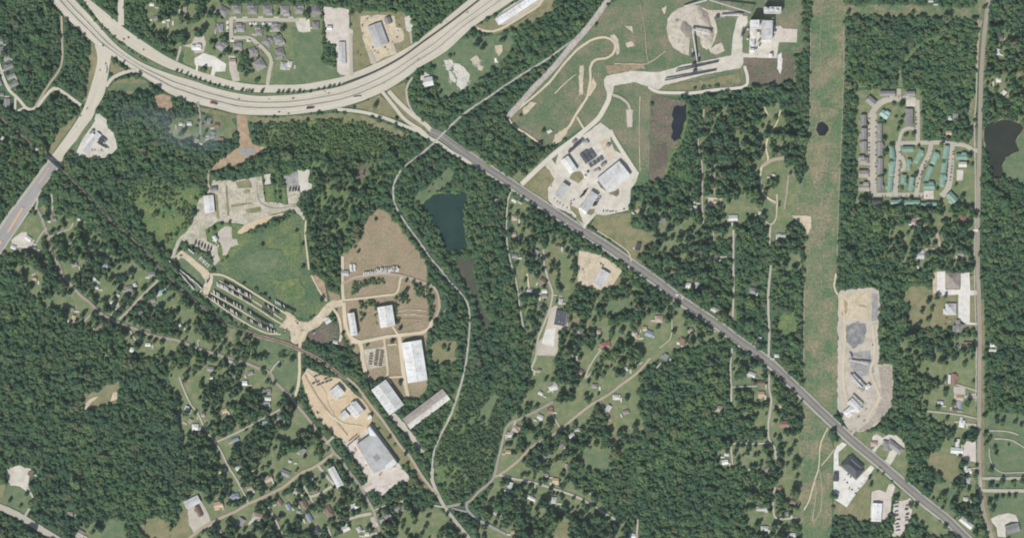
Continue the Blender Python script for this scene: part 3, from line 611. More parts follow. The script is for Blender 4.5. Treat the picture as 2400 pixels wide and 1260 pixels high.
lot('gravel_yard', '1964,690 1972,680 2045,673 2060,682 2062,720 2058,780 2062,820 2058,852 2092,853 2093,900 2090,950 2075,975 2050,1000 2015,1012 1992,1008 1975,985 1963,960', 'gravel', 0.3, 2.0)
lot('aggregate_bed', '1968,690 2040,680 2040,745 1990,750 1970,740', 'dirt', 0.5, 2.5)
lot('aggregate_bed', '1975,700 1986,705 1984,735 1972,738', 'clay', 0.5, 2)
lot('aggregate_bed', '1984,762 2008,752 2030,760 2026,800 2000,818 1984,800', 'darkgravel', 0.5, 2.5)
lot('aggregate_bed', '1998,825 2040,820 2050,870 2010,885 1992,860', 'greygravel', 0.48, 3)
lot('aggregate_bed', '2044,685 2058,690 2058,750 2042,752', 'greygravel', 0.5, 1.2)
lot('aggregate_bed', '2010,860 2035,862 2030,880 2008,876', 'greygravel', 0.5, 1.2)
lot('dirt_bank', '2060,858 2092,855 2090,945 2070,975 2030,1008 2010,1010 2050,970 2066,930', 'rosesoil', 0.45, 2.5)
lot('office_car_park', '1974,1035 1985,1040 1965,1060 1965,1091 1972,1093 2006,1124 2041,1089 2049,1095 2029,1128 2008,1153 1984,1188 1953,1167 1954,1062 1961,1045', 'whiteconcrete', 0.3, 0.3)
lot('dry_verge', '1953,1168 1984,1190 2010,1155 2030,1130 2040,1140 2035,1220 2000,1215 1955,1195', 'drygreen', 0.22, 0.8)
lot('hangar_yard', '2043,1151 2060,1146 2076,1153 2083,1134 2092,1132 2098,1139 2090,1165 2086,1206 2074,1222 2039,1222', 'pinkconcrete', 0.3, 0.4)
lot('trailer_park', '2095,1172 2112,1172 2126,1170 2132,1166 2138,1172 2136,1206 2128,1227 2110,1256 2091,1256 2092,1215', 'pinkconcrete', 0.3, 0.8)
lot('driveway', '2045,1022 2055,1015 2068,1025 2083,1017 2100,1018 2116,1032 2122,1045 2115,1056 2104,1052 2108,1042 2096,1030 2082,1030 2062,1042 2050,1060 2040,1057 2055,1042 2042,1035', 'concrete', 0.3, 0.5)
lot('driveway', '2085,1056 2095,1052 2104,1060 2095,1075 2085,1090 2084,1098 2068,1082 2078,1075', 'concrete', 0.3, 0.5)
lot('church_car_park', '2196,636 2216,635 2216,678 2251,678 2251,640 2272,638 2274,680 2290,681 2290,690 2273,692 2273,755 2290,757 2290,761 2266,760 2246,745 2246,690 2200,692 2196,680', 'whiteconcrete', 0.3, 0.2)
lot('dirt_bank', '2186,640 2196,636 2196,685 2186,690', 'dirt', 0.28, 0.8)
lot('gravel_lot', '2256,1031 2287,1034 2287,1082 2258,1076', 'pinkconcrete', 0.3, 0.4)
lot('gravel_lot', '2318,1216 2340,1205 2363,1201 2380,1205 2388,1222 2370,1220 2355,1228 2358,1258 2338,1256 2336,1235', 'concrete', 0.3, 0.5)
lot('gravel_lot', '2235,905 2262,905 2262,925 2288,920 2288,930 2236,935', 'gravel', 0.3, 0.6)
lot('gravel_lot', '1656,462 1694,465 1690,472 1675,482 1656,485', 'dirt', 0.3, 0.5)
lot('gravel_lot', '1855,505 1900,506 1902,530 1892,550 1887,530 1870,520', 'dirt', 0.3, 1.2)
lot('dry_verge', '2012,205 2012,200 2115,205 2112,165 2105,165 2105,205', 'lawn', 0.1, 1.0)
# apartment streets
for s, w in (('2045,266 2044,350 2044,440 2047,458', 20), ('2042,268 2058,246 2080,234 2120,231 2146,236', 14), ('2107,208 2107,234', 9), ('2150,234 2151,290 2151,336', 10), ('2107,335 2112,312 2122,302 2138,301 2150,308', 8),
             ('2100,336 2200,334 2230,337 2262,341 2280,352 2294,353', 10), ('2103,340 2105,365 2101,400 2097,455', 13), ('2112,365 2120,385 2117,398 2110,398', 9), ('2182,338 2177,362 2156,405 2148,455', 11), ('2230,340 2228,400 2222,440 2206,460', 14), ('2044,456 2160,456 2188,455', 9)):
    ribbon('apartment_street', pts(s), w, 'pinkroad' if 'pinkroad' in M else 'laneroad', 0.32, 0.5)
lot('parking_court', '2165,447 2188,447 2188,466 2165,466', 'pinkconcrete', 0.5, 0.2)
lot('parking_court', '2242,398 2258,398 2256,423 2242,423', 'pinkconcrete', 0.5, 0.2)
lot('parking_court', '2122,235 2145,232 2145,250 2124,250', 'pinkconcrete', 0.5, 0.3)

# ------------------------------------------------------------------ highway
N_EDGE = pts('175,0 215,42 262,95 300,127 345,153 400,174 451,189 502,206 552,218 603,225 654,224 705,220 756,211 800,202 876,172 940,138 990,102 1054,56 1127,0')
S_EDGE = pts('119,0 152,38 203,86 225,106 252,124 285,146 330,176 368,200 400,221 463,244 514,256 562,268 629,270 679,269 730,263 790,254 850,236 905,212 952,183 985,157 1046,120 1105,66 1155,33 1205,0')
band('highway', N_EDGE, S_EDGE, 'highway', 0.55, 'broad pale concrete highway curving across the upper left')
band('frontage_road', pts('211,0 264,43 295,69 338,99 376,124 400,138 463,166 502,178 552,192 603,199 654,199 705,198 756,190 800,181 860,158 922,130 978,97 1040,48 1098,0'),
     pts('195,0 254,74 305,112 356,142 400,163 433,173 476,188 514,199 552,211 603,217 654,217 705,213 756,206 800,198 876,169 940,134 990,98 1054,52 1122,0'), 'highway', 0.5, 'concrete frontage road along the north side of the highway')
lot('median_strip', '180,0 222,42 270,88 305,114 356,144 400,165 433,175 476,190 514,201 552,213 603,219 654,219 705,215 756,208 800,199 800,201 756,210 705,219 654,223 603,224 552,217 502,205 451,188 400,173 345,151 300,125 262,93 215,40 176,0', 'green', 0.62, 0.3, grow=0)
band('divided_road', pts('221,104 228,130 226,157 216,193 201,241 188,269 165,305 117,371 112,380'), pts('262,128 259,142 254,173 250,193 244,221 226,254 216,277 188,318 152,361 146,378'), 'highway', 0.6, 'pale concrete road running down left from the highway junction', 50)
band('divided_road', pts('114,376 63,447 20,503 0,534'), pts('144,380 119,412 94,450 71,488 28,551 0,596'), 'palegrey', 0.58, 'grey asphalt road in the far left below the railway bridge', 40)
ribbon('shoulder', pts('117,373 63,447 20,503 0,534'), 6, 'laneroad', 0.9, 1); ribbon('shoulder', pts('143,386 119,413 94,451 71,490 28,553 0,597'), 4, 'laneroad', 0.9, 1)
ribbon('turn_lane', pts('54,486 18,545'), 5.0, 'orange', 1.2, 0, keep=False); ribbon('turn_lane', pts('4,564 -14,594'), 5.0, 'orange', 1.2, 0, keep=False)
ribbon('turn_lane', pts('116,392 92,430'), 2.0, 'orange', 1.2, 0, keep=False)
ribbon('ramp', pts('318,166 295,169 275,177 260,187 249,203'), 8, 'highway', 0.9)
ribbon('ramp', pts('790,256 850,263 902,277 945,294 975,306 1003,322'), 8, 'highway', 0.85)
ribbon('side_road', pts('283,0 284,60'), 14, 'highway', 0.8)
ribbon('side_road', pts('463,240 468,262 470,285 470,320'), 5, 'greyroad', 0.7)
for off, nm in ((0.34, 'centre'), (0.62, 'centre')):
    A = np.array(smooth(ext_line(N_EDGE), 5.0)); B = np.array(smooth(ext_line(S_EDGE), 5.0))
    def rs(a, n=120):
        s = np.r_[0, np.cumsum(np.hypot(*np.diff(a, axis=0).T))]; t = np.linspace(0, s[-1], n); return np.c_[np.interp(t, s, a[:, 0]), np.interp(t, s, a[:, 1])]
    A, B = rs(A), rs(B); L = A + (B - A) * off
    ribbon('lane_joint', [tuple(v) for v in L], 1.3, 'joint', 1.1, 0, keep=False, amp=0.5)
    for d in (-0.07, 0.07, 0.16):
        L = A + (B - A) * (off + d * (1 if off < .5 else 1))
        ribbon('lane_line', [tuple(v) for v in L], 0.45, 'linewhite', 1.1, 0, keep=False)
ribbon('access_road', pts('895,214 920,245 950,281 985,304 1002,320'), 8, 'highway', 0.75)
ribbon('access_road', pts('911,214 935,240 965,268 1000,294 1012,309'), 10, 'highway', 0.8)
ribbon('access_road', pts('968,182 957,196 953,212 955,235 963,256 972,268'), 5, 'laneroad', 0.7)
# five-lane road to the lower right
MAIN = pts('1008,307 1035,320 1063,340 1091,361 1130,387 1190,426 1230,453 1276,483 1352,533 1429,582 1479,617 1540,660 1600,706 1676,757 1727,795 1803,849 1854,897 1900,941 1930,970 2000,1034 2076,1097 2152,1163 2216,1214 2264,1260')
ribbon('main_road_shoulder', MAIN[3:], 24, 'laneroad', 0.62, 1.0, amp=1.2)
ribbon('main_road', MAIN, 18, 'asphalt', 0.95, 3.0, label='grey five-lane asphalt road crossing to the lower right corner')
ribbon('slip_road', pts('1000,320 1030,336 1058,356 1091,376 1120,392'), 8, 'highway', 0.9)
for o_, m_, w_ in ((-1.7, 'lineyellow', 0.5), (1.7, 'lineyellow', 0.5), (-8.6, 'linewhite', 0.4), (8.6, 'linewhite', 0.4)):
    a = np.array(smooth(ext_line(MAIN))); t = np.gradient(a, axis=0); t /= np.linalg.norm(t, axis=1)[:, None]
    ribbon('lane_line', [tuple(v) for v in a + np.c_[-t[:, 1], t[:, 0]] * o_], w_, m_, 1.3, 0, keep=False, sm=False)
NS = pts('2316,0 2311,45 2305,100 2302,140 2299,200 2296,320 2293,450 2291,600 2294,700 2296,800 2295,940 2295,1040 2296,1118 2302,1181 2314,1230 2325,1260')
ribbon('county_road', NS, 10, 'oldroad', 0.9, 2.0, label='worn brown two-lane road running down the right side')
ribbon('road_ditch', pts('2300,50 2292,100 2290,160 2288,230 2284,300 2286,450 2284,640 2288,800 2287,940'), 2.5, 'laneroad', 0.6, 1.0, amp=1)
ribbon('road_ditch', pts('2294,45 2292,100 2289,160'), 6, 'clay', 0.58, 1.0, amp=1.5)
ribbon('road_verge', [(x + 9, y) for x, y in NS[8:]], 7, 'drygreen', 0.56, 0.5, amp=1)
# ------------------------------------------------------------------ smaller roads
ROADS = [
 ('street', '190,247 155,221 136,209 126,207 118,213 105,228 90,247 75,257 60,252 48,237 35,224 22,212 14,196 5,173 0,158', 8, 'highway'),
 ('street', '37,224 36,244 37,262 46,258 58,253', 6, 'highway'),
 ('forest_track', '144,38 146,90 146,142 137,168 114,200 84,249', 5, 'rustroad'),
 ('street', '537,48 600,47 660,47 700,48', 10, 'laneroad'), ('street', '541,42 542,70 542,90', 10, 'laneroad'),
 ('street', '538,89 583,89 603,102 629,127 636,145 632,168 627,200', 10, 'laneroad'),
 ('driveway', '424,108 420,125 414,143', 6, 'laneroad'), ('driveway', '463,150 461,166', 5, 'whitelane'), ('driveway', '962,75 965,103', 5, 'laneroad'),
 ('driveway', '866,120 878,150', 10, 'laneroad'), ('driveway', '918,100 928,127', 8, 'laneroad'), ('driveway', '822,80 824,178', 9, 'laneroad'),
 ('driveway', '1114,62 1130,71 1156,74 1181,64 1200,54 1225,38 1261,15 1272,0', 6, 'dirtroad'),
 ('lane', '84,486 97,508 104,528 114,559 119,589 135,615 143,632 149,648 165,665 188,691 211,709 223,722 244,739 279,757 317,770 356,785 394,793 413,796 463,815 527,836 573,849 603,861 634,873 643,892 664,912 684,931 700,953 725,983 748,1014 768,1036 782,1059 800,1077 815,1100 846,1141 863,1174 876,1197 884,1224 891,1245', 7.5, 'oldroad'),
 ('lane', '715,775 705,798 702,823 702,874 697,912 689,932', 8, 'dirtroad'), ('driveway', '84,490 88,475 87,462', 5, 'laneroad'), ('driveway', '112,535 100,545 85,570', 3.5, 'laneroad'), ('driveway', '114,556 140,545 165,535 172,522', 3.5, 'laneroad'),
 ('driveway', '120,505 124,480 120,452', 5, 'laneroad'),
 ('dirt_track', '490,642 530,648 600,690 670,735 695,752', 4.5, 'dirtroad'), ('dirt_track', '508,668 590,714 640,747 668,763', 3, 'dirtroad'),
 ('dirt_track', '494,686 560,724 620,763 650,780', 3, 'dirtroad'), ('dirt_track', '484,694 560,747 620,778 658,783', 3, 'dirtroad'), ('dirt_track', '513,657 590,702 662,748', 2.8, 'dirtroad'),
 ('lane', '371,656 330,696 300,729 279,748', 5, 'laneroad'), ('driveway', '280,716 260,738', 4, 'laneroad'), ('driveway', '216,733 198,752', 3, 'laneroad'), ('driveway', '305,775 317,795 328,802', 4, 'laneroad'),
 ('lane', '443,1260 476,1235 514,1214 552,1197 583,1179 629,1158 667,1138 705,1108 743,1090 781,1062', 7.5, 'rustroad'),
 ('lane', '420,882 430,910 448,948 461,963 484,1009 509,1042 522,1064 537,1095 552,1118 568,1148 583,1179', 4.5, 'laneroad'),
 ('lane', '509,1034 542,1019 578,1001 603,988 629,973 657,958', 4.5, 'laneroad'), ('lane', '629,1186 646,1217 667,1260', 4.5, 'laneroad'),
 ('lane', '705,1123 720,1151 738,1184', 4.5, 'laneroad'), ('lane', '728,1163 750,1155 778,1138', 7, 'laneroad'), ('driveway', '746,1091 766,1115 783,1135', 7, 'laneroad'),
 ('driveway', '768,1232 778,1260', 5, 'laneroad'), ('driveway', '466,815 463,800 468,795', 3.5, 'laneroad'), ('driveway', '634,871 645,855 655,845', 4, 'laneroad'),
 ('lane', '879,1194 919,1176', 4, 'laneroad'), ('lane', '812,1216 840,1208 871,1202', 8, 'laneroad'), ('driveway', '872,1210 880,1235', 12, 'laneroad'), ('driveway', '848,1258 890,1246', 7, 'laneroad'), ('driveway', '850,1143 870,1132', 8, 'laneroad'), ('driveway', '764,1040 782,1022', 6, 'laneroad'),
 ('lane', '1013,1095 1013,1123 1026,1156 1044,1189 1069,1222 1092,1250 1100,1260', 9, 'laneroad'),
 ('lane', '1044,1187 1074,1181 1100,1174 1120,1153 1148,1130 1158,1115 1166,1082 1176,1042 1186,1003 1200,988 1213,983 1251,965 1297,940', 7, 'oldroad'),
 ('lane', '1095,1174 1095,1192 1117,1214 1156,1235 1186,1251', 7, 'greyroad'), ('lane', '1060,1190 1095,1198', 5, 'greyroad'), ('lane', '1015,1183 1044,1188', 5, 'laneroad'),
 ('lane', '1525,838 1492,874 1454,902 1429,922 1398,940 1378,953 1340,983 1302,1014 1251,1042 1213,1080 1176,1108 1160,1116', 6.5, 'rustroad'),
 ('lane', '1170,1112 1200,1120 1251,1130 1302,1146 1352,1163 1390,1184 1421,1204 1454,1222', 6, 'laneroad'),
 ('lane', '1274,584 1276,620 1286,658 1295,686 1289,722 1274,760 1261,793 1256,836 1246,864 1264,872', 5, 'laneroad'), ('driveway', '1295,690 1318,694', 4, 'laneroad'),
 ('lane', '1201,442 1191,467 1188,503 1187,540 1190,580 1200,625 1210,660 1215,694 1222,742 1229,775', 4, 'laneroad'),
 ('driveway', '1215,690 1226,686', 4, 'laneroad'), ('driveway', '1236,640 1240,675', 5, 'dirtroad'), ('driveway', '1390,868 1372,885 1381,860 1398,832 1410,818', 4, 'laneroad'), ('driveway', '1267,730 1262,760', 3, 'laneroad'),
 ('driveway', '1312,1000 1297,975 1294,968', 4, 'laneroad'), ('driveway', '1405,940 1420,965 1430,985', 5, 'laneroad'), ('driveway', '1575,745 1572,790 1545,815', 3, 'laneroad'), ('driveway', '1550,850 1538,862', 4, 'laneroad'),
 ('driveway', '1254,1130 1254,1155', 3.5, 'laneroad'), ('driveway', '1208,985 1202,1012', 7, 'laneroad'), ('driveway', '1300,895 1295,920', 5, 'laneroad'),
 ('lane', '1719,538 1719,620 1719,696 1717,750', 5, 'laneroad'), ('driveway', '1718,528 1706,512', 6, 'concretelane'), ('driveway', '1684,602 1716,602', 4, 'laneroad'),
 ('lane', '1716,815 1712,861 1714,905 1714,940', 5, 'laneroad'), ('driveway', '1715,906 1775,904', 3, 'laneroad'),
 ('lane', '1803,577 1806,526', 5, 'laneroad'), ('lane', '1807,620 1801,683 1801,734 1803,772 1801,838', 6, 'laneroad'),
 ('dirt_track', '1788,513 1806,526 1818,513 1821,483 1821,455', 3, 'dirtroad'), ('dirt_track', '1818,475 1800,464 1786,447 1782,412 1785,392 1800,375 1795,345 1800,320', 5, 'dirtroad'), ('dirt_track', '1838,490 1845,440 1848,410', 4, 'rustroad'), ('dirt_track', '1785,390 1810,375 1838,370', 8, 'rustroad'),
 ('lane', '1803,876 1803,912 1808,940 1801,991 1803,1029 1816,1049 1818,1075', 5.5, 'laneroad'), ('lane', '1817,1140 1813,1170 1813,1194 1821,1214 1867,1212', 5, 'laneroad'), ('lane', '1803,1037 1760,1039 1717,1041 1717,1090', 4, 'laneroad'),
 ('dirt_track', '1636,323 1638,356 1646,386 1646,462 1648,513 1650,535', 3, 'laneroad'), ('dirt_track', '1676,371 1674,457', 2.5, 'rustroad'), ('dirt_track', '1672,540 1673,575', 3, 'rustroad'),
 ('dirt_track', '1650,255 1648,300', 4, 'rustroad'), ('dirt_track', '1790,250 1800,270', 4, 'dirtroad'), ('dirt_track', '1830,255 1820,290 1805,310', 3, 'dirtroad'),
 ('dirt_track', '1940,1001 1923,1042 1919,1092 1910,1123 1897,1169 1884,1194', 3, 'dirtroad'), ('dirt_track', '1910,1123 1912,1160 1905,1219 1923,1194 1926,1140 1919,1095', 2, 'rustroad'), ('dirt_track', '1956,1052 1925,1090', 2.5, 'dirtroad'),
 ('dirt_track', '1886,640 1884,760 1884,900', 2.4, 'oldroad'), ('dirt_track', '1960,640 1955,670 1963,690', 4, 'dirtroad'), ('dirt_track', '1978,60 1977,180 1973,300 1966,450 1962,600', 2, 'oldroad'), ('dirt_track', '1900,60 1899,200 1897,310', 2, 'oldroad'),
 ('ranch_track', '2302,1120 2350,1120 2400,1119', 7, 'laneroad'), ('ranch_track', '2302,1148 2350,1149 2400,1149', 8, 'laneroad'), ('ranch_track', '2318,1050 2322,1080 2345,1105 2400,1106', 2.5, 'laneroad'), ('ranch_track', '2318,1008 2360,1010 2387,1018', 3, 'laneroad'), ('ranch_track', '2330,1027 2365,1029 2385,1038 2400,1048', 3, 'laneroad'), ('ranch_track', '2298,1115 2299,1160', 4, 'laneroad'),
 ('driveway', '2172,962 2240,970 2290,980', 4, 'laneroad'), ('driveway', '2288,995 2262,993', 7, 'laneroad'), ('driveway', '2240,900 2258,905 2290,916', 4, 'laneroad'), ('driveway', '2236,925 2290,930', 5, 'laneroad'), ('driveway', '2290,1096 2275,1096', 4, 'laneroad'),
 ('driveway', '2280,540 2292,540', 6, 'whitelane'), ('driveway', '2115,485 2140,512 2155,512 2166,530', 4, 'laneroad'), ('driveway', '2196,545 2200,580 2165,585', 8, 'rustroad'),
 ('plant_road', '1428,215 1427,232 1415,257 1400,280 1370,306 1340,330 1302,358 1263,393 1222,432', 11, 'concretelane'), ('plant_road', '1430,305 1440,325 1462,360 1488,400', 9, 'concretelane'),
 ('plant_road', '1352,117 1375,101 1395,91 1420,88 1438,98 1442,112 1436,127 1420,137 1400,139 1388,147 1383,160 1384,185 1380,210 1375,230 1362,250 1348,272 1335,295 1318,314 1302,330', 5.5, 'dirtroad'),
 ('plant_road', '1352,117 1320,152 1290,190 1250,227 1200,267 1192,276 1200,290 1215,303 1240,318 1271,342', 5, 'dirtroad'), ('plant_road', '1352,274 1368,301', 5, 'dirtroad'), ('plant_road', '1393,190 1396,200 1380,225', 4, 'dirtroad'),
 ('plant_road', '1520,204 1543,216 1600,218 1625,218 1676,211 1742,204 1752,185 1745,155', 7, 'concretelane'), ('plant_road', '1436,223 1454,229 1472,244 1476,258', 6, 'laneroad'),
 ('driveway', '1338,495 1350,508', 6, 'concretelane'), ('driveway', '1396,500 1380,515 1368,534', 7, 'concretelane'), ('driveway', '1455,632 1440,655 1428,675', 9, 'dirtroad'), ('driveway', '1480,612 1472,590 1450,572 1400,540', 3, 'dirtroad'),
 ('works_road', '803,600 803,660 805,705', 7, 'dirtroad'), ('works_road', '805,703 860,697 900,692 930,686 938,655 942,648', 5, 'dirtroad'), ('works_road', '803,665 830,650 860,645 900,641 945,647 990,661 1015,671 1026,690 1030,718 1022,742', 6, 'rustroad'),
 ('works_road', '822,800 850,800 900,790 945,784 990,778 1008,765 1012,748', 8, 'dirtroad'), ('works_road', '806,708 810,760 822,790 845,806 850,840 857,872', 9, 'dirtroad'), ('works_road', '900,792 905,830 909,870 908,886 918,898', 5, 'dirtroad'), ('works_road', '936,786 943,850 950,900 957,930', 9, 'dirtroad'), ('works_road', '906,884 950,881', 4, 'dirtroad'), ('works_road', '908,808 930,806', 4, 'dirtroad'), ('works_road', '920,765 936,788', 5, 'dirtroad'), ('works_road', '780,722 795,745 800,785 795,800', 6, 'dirtroad'),
 ('works_road', '717,513 716,535 716,560 722,610 724,632', 4, 'dirtroad'), ('works_road', '730,645 748,680 766,706', 3.5, 'dirtroad'),
 ('works_road', '813,884 838,907 866,945 902,991 937,1042 963,1072 983,1105 1011,1143 1030,1163', 6, 'rustroad'), ('works_road', '1037,735 1048,722', 3, 'rustroad'),
 ('works_road', '490,400 488,430 492,440', 5, 'rustroad'), ('county_drive', '0,1187 20,1195 50,1210 90,1235 130,1260', 15, 'laneroad'), ('driveway', '58,1210 70,1190', 6, 'laneroad'), ('driveway', '65,1140 78,1165', 5, 'laneroad'),
 ('driveway', '1492,1260 1495,1215', 5, 'laneroad'), ('driveway', '2004,1005 1995,1018', 8, 'laneroad'),
]
M['whitelane'] = mat_road('white_lane', (0.62, 0.59, 0.53), (0.68, 0.64, 0.58), (0.52, 0.48, 0.41), 2, 0.5)
M['concretelane'] = mat_road('concrete_lane', (0.50, 0.46, 0.38), (0.56, 0.51, 0.43), (0.44, 0.395, 0.32), 2, 0.5)
for nm, s, w, mt in ROADS:
    ribbon(nm, pts(s), w if nm not in ('lane', 'driveway', 'street') else w * .88, mt, 0.66, 2.6 if w < 5 else 4.0, amp=0.0 if mt in ('highway', 'concretelane', 'whitelane') else 0.9)
# ------------------------------------------------------------------ railways
def railway(line, bed_w, mat, label, tracks=(0.0,), zf=0.9, sleepers=False, margin=2.2):
    o = ribbon('railway_bed', pts(line), bed_w, mat, 0.72, margin, amp=0.9, label=label)
    a = np.array(smooth(ext_line(pts(line)))); t = np.gradient(a, axis=0); t /= np.linalg.norm(t, axis=1)[:, None]; nn = np.c_[-t[:, 1], t[:, 0]]
    for tr in tracks:
        ribbon('sleeper_bed', [tuple(v) for v in a + nn * tr], 2.5, 'sleeper' if sleepers else 'ballast', zf + 0.1, 0, keep=False, sm=False, parent=o)
        for s in (-0.72, 0.72): ribbon('rail', [tuple(v) for v in a + nn * (tr + s)], 0.16, 'rail', zf + 0.3, 0, keep=False, sm=False, parent=o)
    return o
railway('1365,84 1340,97 1309,119 1281,140 1238,165 1200,190 1176,206 1143,229 1112,249 1079,274 1041,310 1020,332 1000,350 975,370 945,393 928,420 922,445 925,475 938,502 960,535 985,568 1010,605 1032,630 1055,660 1080,686 1098,715 1101,760 1098,800 1092,850 1083,890 1068,940 1058,968 1040,1005 1025,1035 1016,1065 1013,1095', 3.8, 'whiteballast', 'single railway track on pale ballast winding down through the woods', margin=3.8)
railway('1425,0 1400,36 1370,74 1335,113 1300,156 1260,197 1220,241 1190,275', 13, 'ballast', 'wide grey double-track railway bed beside the plant fields', (-3.0, 3.0))
railway('-40,240 60,325 108,366 145,398 190,442 229,485 267,523 305,554 343,589 368,620 400,653 438,689 489,729 532,757 578,777', 4, 'brownballast', 'overgrown railway track running diagonally through the left woods', sleepers=True, margin=2.6)
railway('576,776 593,783 629,793 679,808 705,821 738,836 768,856 800,880 813,886', 9, 'brownballast', 'rusty brown railway bed below the vehicle rows', sleepers=True)

# hedge on the western median
stroke(pts('184,4 222,46 268,90 303,117 345,146'), 4.5, KEEP, False); stroke(pts('184,4 222,46 268,90 303,117 345,146'), 5, DENS, 1.0); stroke(pts('184,4 222,46 268,90 303,117 345,146'), 5, SIZE, 0.55)

# ruts and worn ground in the yards
for s, w, mt in (('714,878 735,915 755,945 790,990 815,1020', 3, 'rustroad'), ('722,870 760,915 770,950 800,1000', 2, 'dirtroad'), ('760,960 800,990 850,1000', 5, 'dirtroad'), ('775,940 815,930', 4, 'dirtroad'),
                 ('930,730 960,725 1000,728', 1.5, 'dirtroad'), ('928,738 965,736 1002,740', 1.5, 'dirtroad'), ('925,748 970,748 1000,752', 1.5, 'rustroad'), ('945,770 980,755', 1.5, 'rustroad'),
                 ('1925,30 1922,120 1930,200 1938,270', 1.2, 'oldroad'), ('1945,330 1935,420 1925,480 1920,560 1925,640 1922,760', 1.1, 'oldroad'),
                 ('1975,700 1980,780 1976,880 1985,940', 5, 'dirtroad'), ('2045,760 2050,830 2040,870 2060,930 2030,980', 5, 'dirtroad'), ('1500,10 1510,60 1515,120 1520,150', 1.6, 'rustroad'), ('1440,150 1480,150 1520,148 1560,120', 1.6, 'dirtroad'), ('1500,225 1498,300 1500,400', 1.5, 'dirtroad'), ('1300,220 1330,190 1350,175', 2, 'dirtroad'),
                 ('460,540 480,510 500,500', 4, 'laneroad'), ('600,430 605,470 640,490 690,485', 4, 'laneroad')):
    ribbon('wheel_ruts', pts(s), w, mt, 0.7, 0, amp=1.4, keep=False)
for s, mt in (('1420,152 1510,148 1512,160 1480,166 1425,176', 'dry'), ('1555,200 1640,190 1730,170 1738,192 1660,204 1570,212', 'drygreen'), ('560,610 620,580 660,590 640,640 590,640', 'green'), ('640,660 700,650 720,690 690,710', 'scrubg'), ('660,560 700,540 705,600 670,610', 'scrubg')):
    sheet('grass_patch', pts(s), mt, 0.02 if mt == 'green' else 0.01, 3.2, keep=False)

for s, dn, sz in (('827,662 850,655 902,653 906,664 850,670 838,690 826,686', 1, .55), ('842,705 856,702 860,722 846,724', 1, .6), ('860,702 878,700 882,716 864,718', 1, .55), ('878,712 884,712 888,762 880,762', .8, .45), ('924,712 932,712 938,760 928,758', .9, .45),
                  ('915,690 945,684 962,700 955,712 922,704', 1, .55), ('965,660 975,655 1000,668 1012,690 1020,740 1008,740 1000,700 975,688', 1, .6), ('842,712 848,712 850,780 845,780', .7, .45), ('848,800 866,798 872,812 850,814', .6, .45), ('932,890 946,888 946,905 935,905', .8, .5), ('800,690 808,690 806,640 800,640', .5, .5), ('1000,775 1035,760 1030,800 1000,810', 1, .8),
                  ('855,880 868,895 840,870 815,815 825,815', 1, .7)):
    paint(DENS, pts(s), dn); paint(SIZE, pts(s), sz)
# ------------------------------------------------------------------ buildings
ORD = ['first', 'second', 'third', 'fourth', 'fifth', 'sixth', 'seventh', 'eighth', 'ninth', 'tenth', 'eleventh', 'twelfth', 'thirteenth', 'fourteenth', 'fifteenth', 'sixteenth', 'seventeenth', 'eighteenth', 'nineteenth', 'twentieth', 'twenty-first', 'twenty-second', 'twenty-third', 'twenty-fourth', 'twenty-fifth', 'twenty-sixth', 'twenty-seventh', 'twenty-eighth', 'twenty-ninth', 'thirtieth']
def rect(x, y, L, Wd, ang):
    c, s = math.cos(math.radians(ang)), math.sin(math.radians(ang))
    return [(x + u * c - v * s, y - (u * s + v * c)) for u, v in ((-L / 2, -Wd / 2), (L / 2, -Wd / 2), (L / 2, Wd / 2), (-L / 2, Wd / 2))]
def gable(L, Wd, h, r, mat, wmat, parent, name='', cx=0.0, cy=0.0, over=0.6):
    a, b = L / 2, Wd / 2
    v = [(-a, -b, 0), (a, -b, 0), (a, b, 0), (-a, b, 0), (-a, -b, h), (a, -b, h), (a, b, h), (-a, b, h), (-a, 0, h + r), (a, 0, h + r)]
    f = [(0, 1, 5, 4), (2, 3, 7, 6), (1, 2, 6, 9, 5), (3, 0, 4, 8, 7)]
    v = [(x + cx, y + cy, z) for x, y, z in v]
    obj(name + 'wall', mesh('wall', v, f, wmat), parent)
    ao, bo = a + over, b + over; dz = r / b * over; t = 0.3
    v = []
    for z in (0.05, t): v += [(-ao, -bo, h - dz + z), (ao, -bo, h - dz + z), (ao, 0, h + r + z), (-ao, 0, h + r + z), (-ao, bo, h - dz + z), (ao, bo, h - dz + z)]
    f = [(6, 7, 8, 9), (9, 8, 11, 10), (0, 3, 2, 1), (3, 4, 5, 2), (0, 1, 7, 6), (5, 4, 10, 11), (1, 2, 8, 7), (2, 5, 11, 8), (3, 0, 6, 9), (4, 3, 9, 10)]
    v = [(x + cx, y + cy, z) for x, y, z in v]
    ro = obj(name + 'roof', mesh('roof', v, f, mat), parent)
    return ro, h + r + t
def hip(L, Wd, h, r, mat, wmat, parent, over=0.7):
    m = MB(); a, b = L / 2, Wd / 2
    m.v = [(-a, -b, 0), (a, -b, 0), (a, b, 0), (-a, b, 0), (-a, -b, h), (a, -b, h), (a, b, h), (-a, b, h)]
    m.f = [(0, 1, 5, 4), (1, 2, 6, 5), (2, 3, 7, 6), (3, 0, 4, 7)]; m.m = [0] * 4
    obj('wall', m.mesh('wall', [wmat]), parent)
    a += over; b += over; k = max(a - b, a * 0.12)
    v = [(-a, -b, h), (a, -b, h), (a, b, h), (-a, b, h), (-k, 0, h + r), (k, 0, h + r), (-a, -b, h - .25), (a, -b, h - .25), (a, b, h - .25), (-a, b, h - .25)]
    f = [(0, 1, 5, 4), (1, 2, 5), (2, 3, 4, 5), (3, 0, 4), (6, 7, 1, 0), (7, 8, 2, 1), (8, 9, 3, 2), (9, 6, 0, 3), (9, 8, 7, 6)]
    return obj('roof', mesh('roof', v, f, mat), parent), h + r
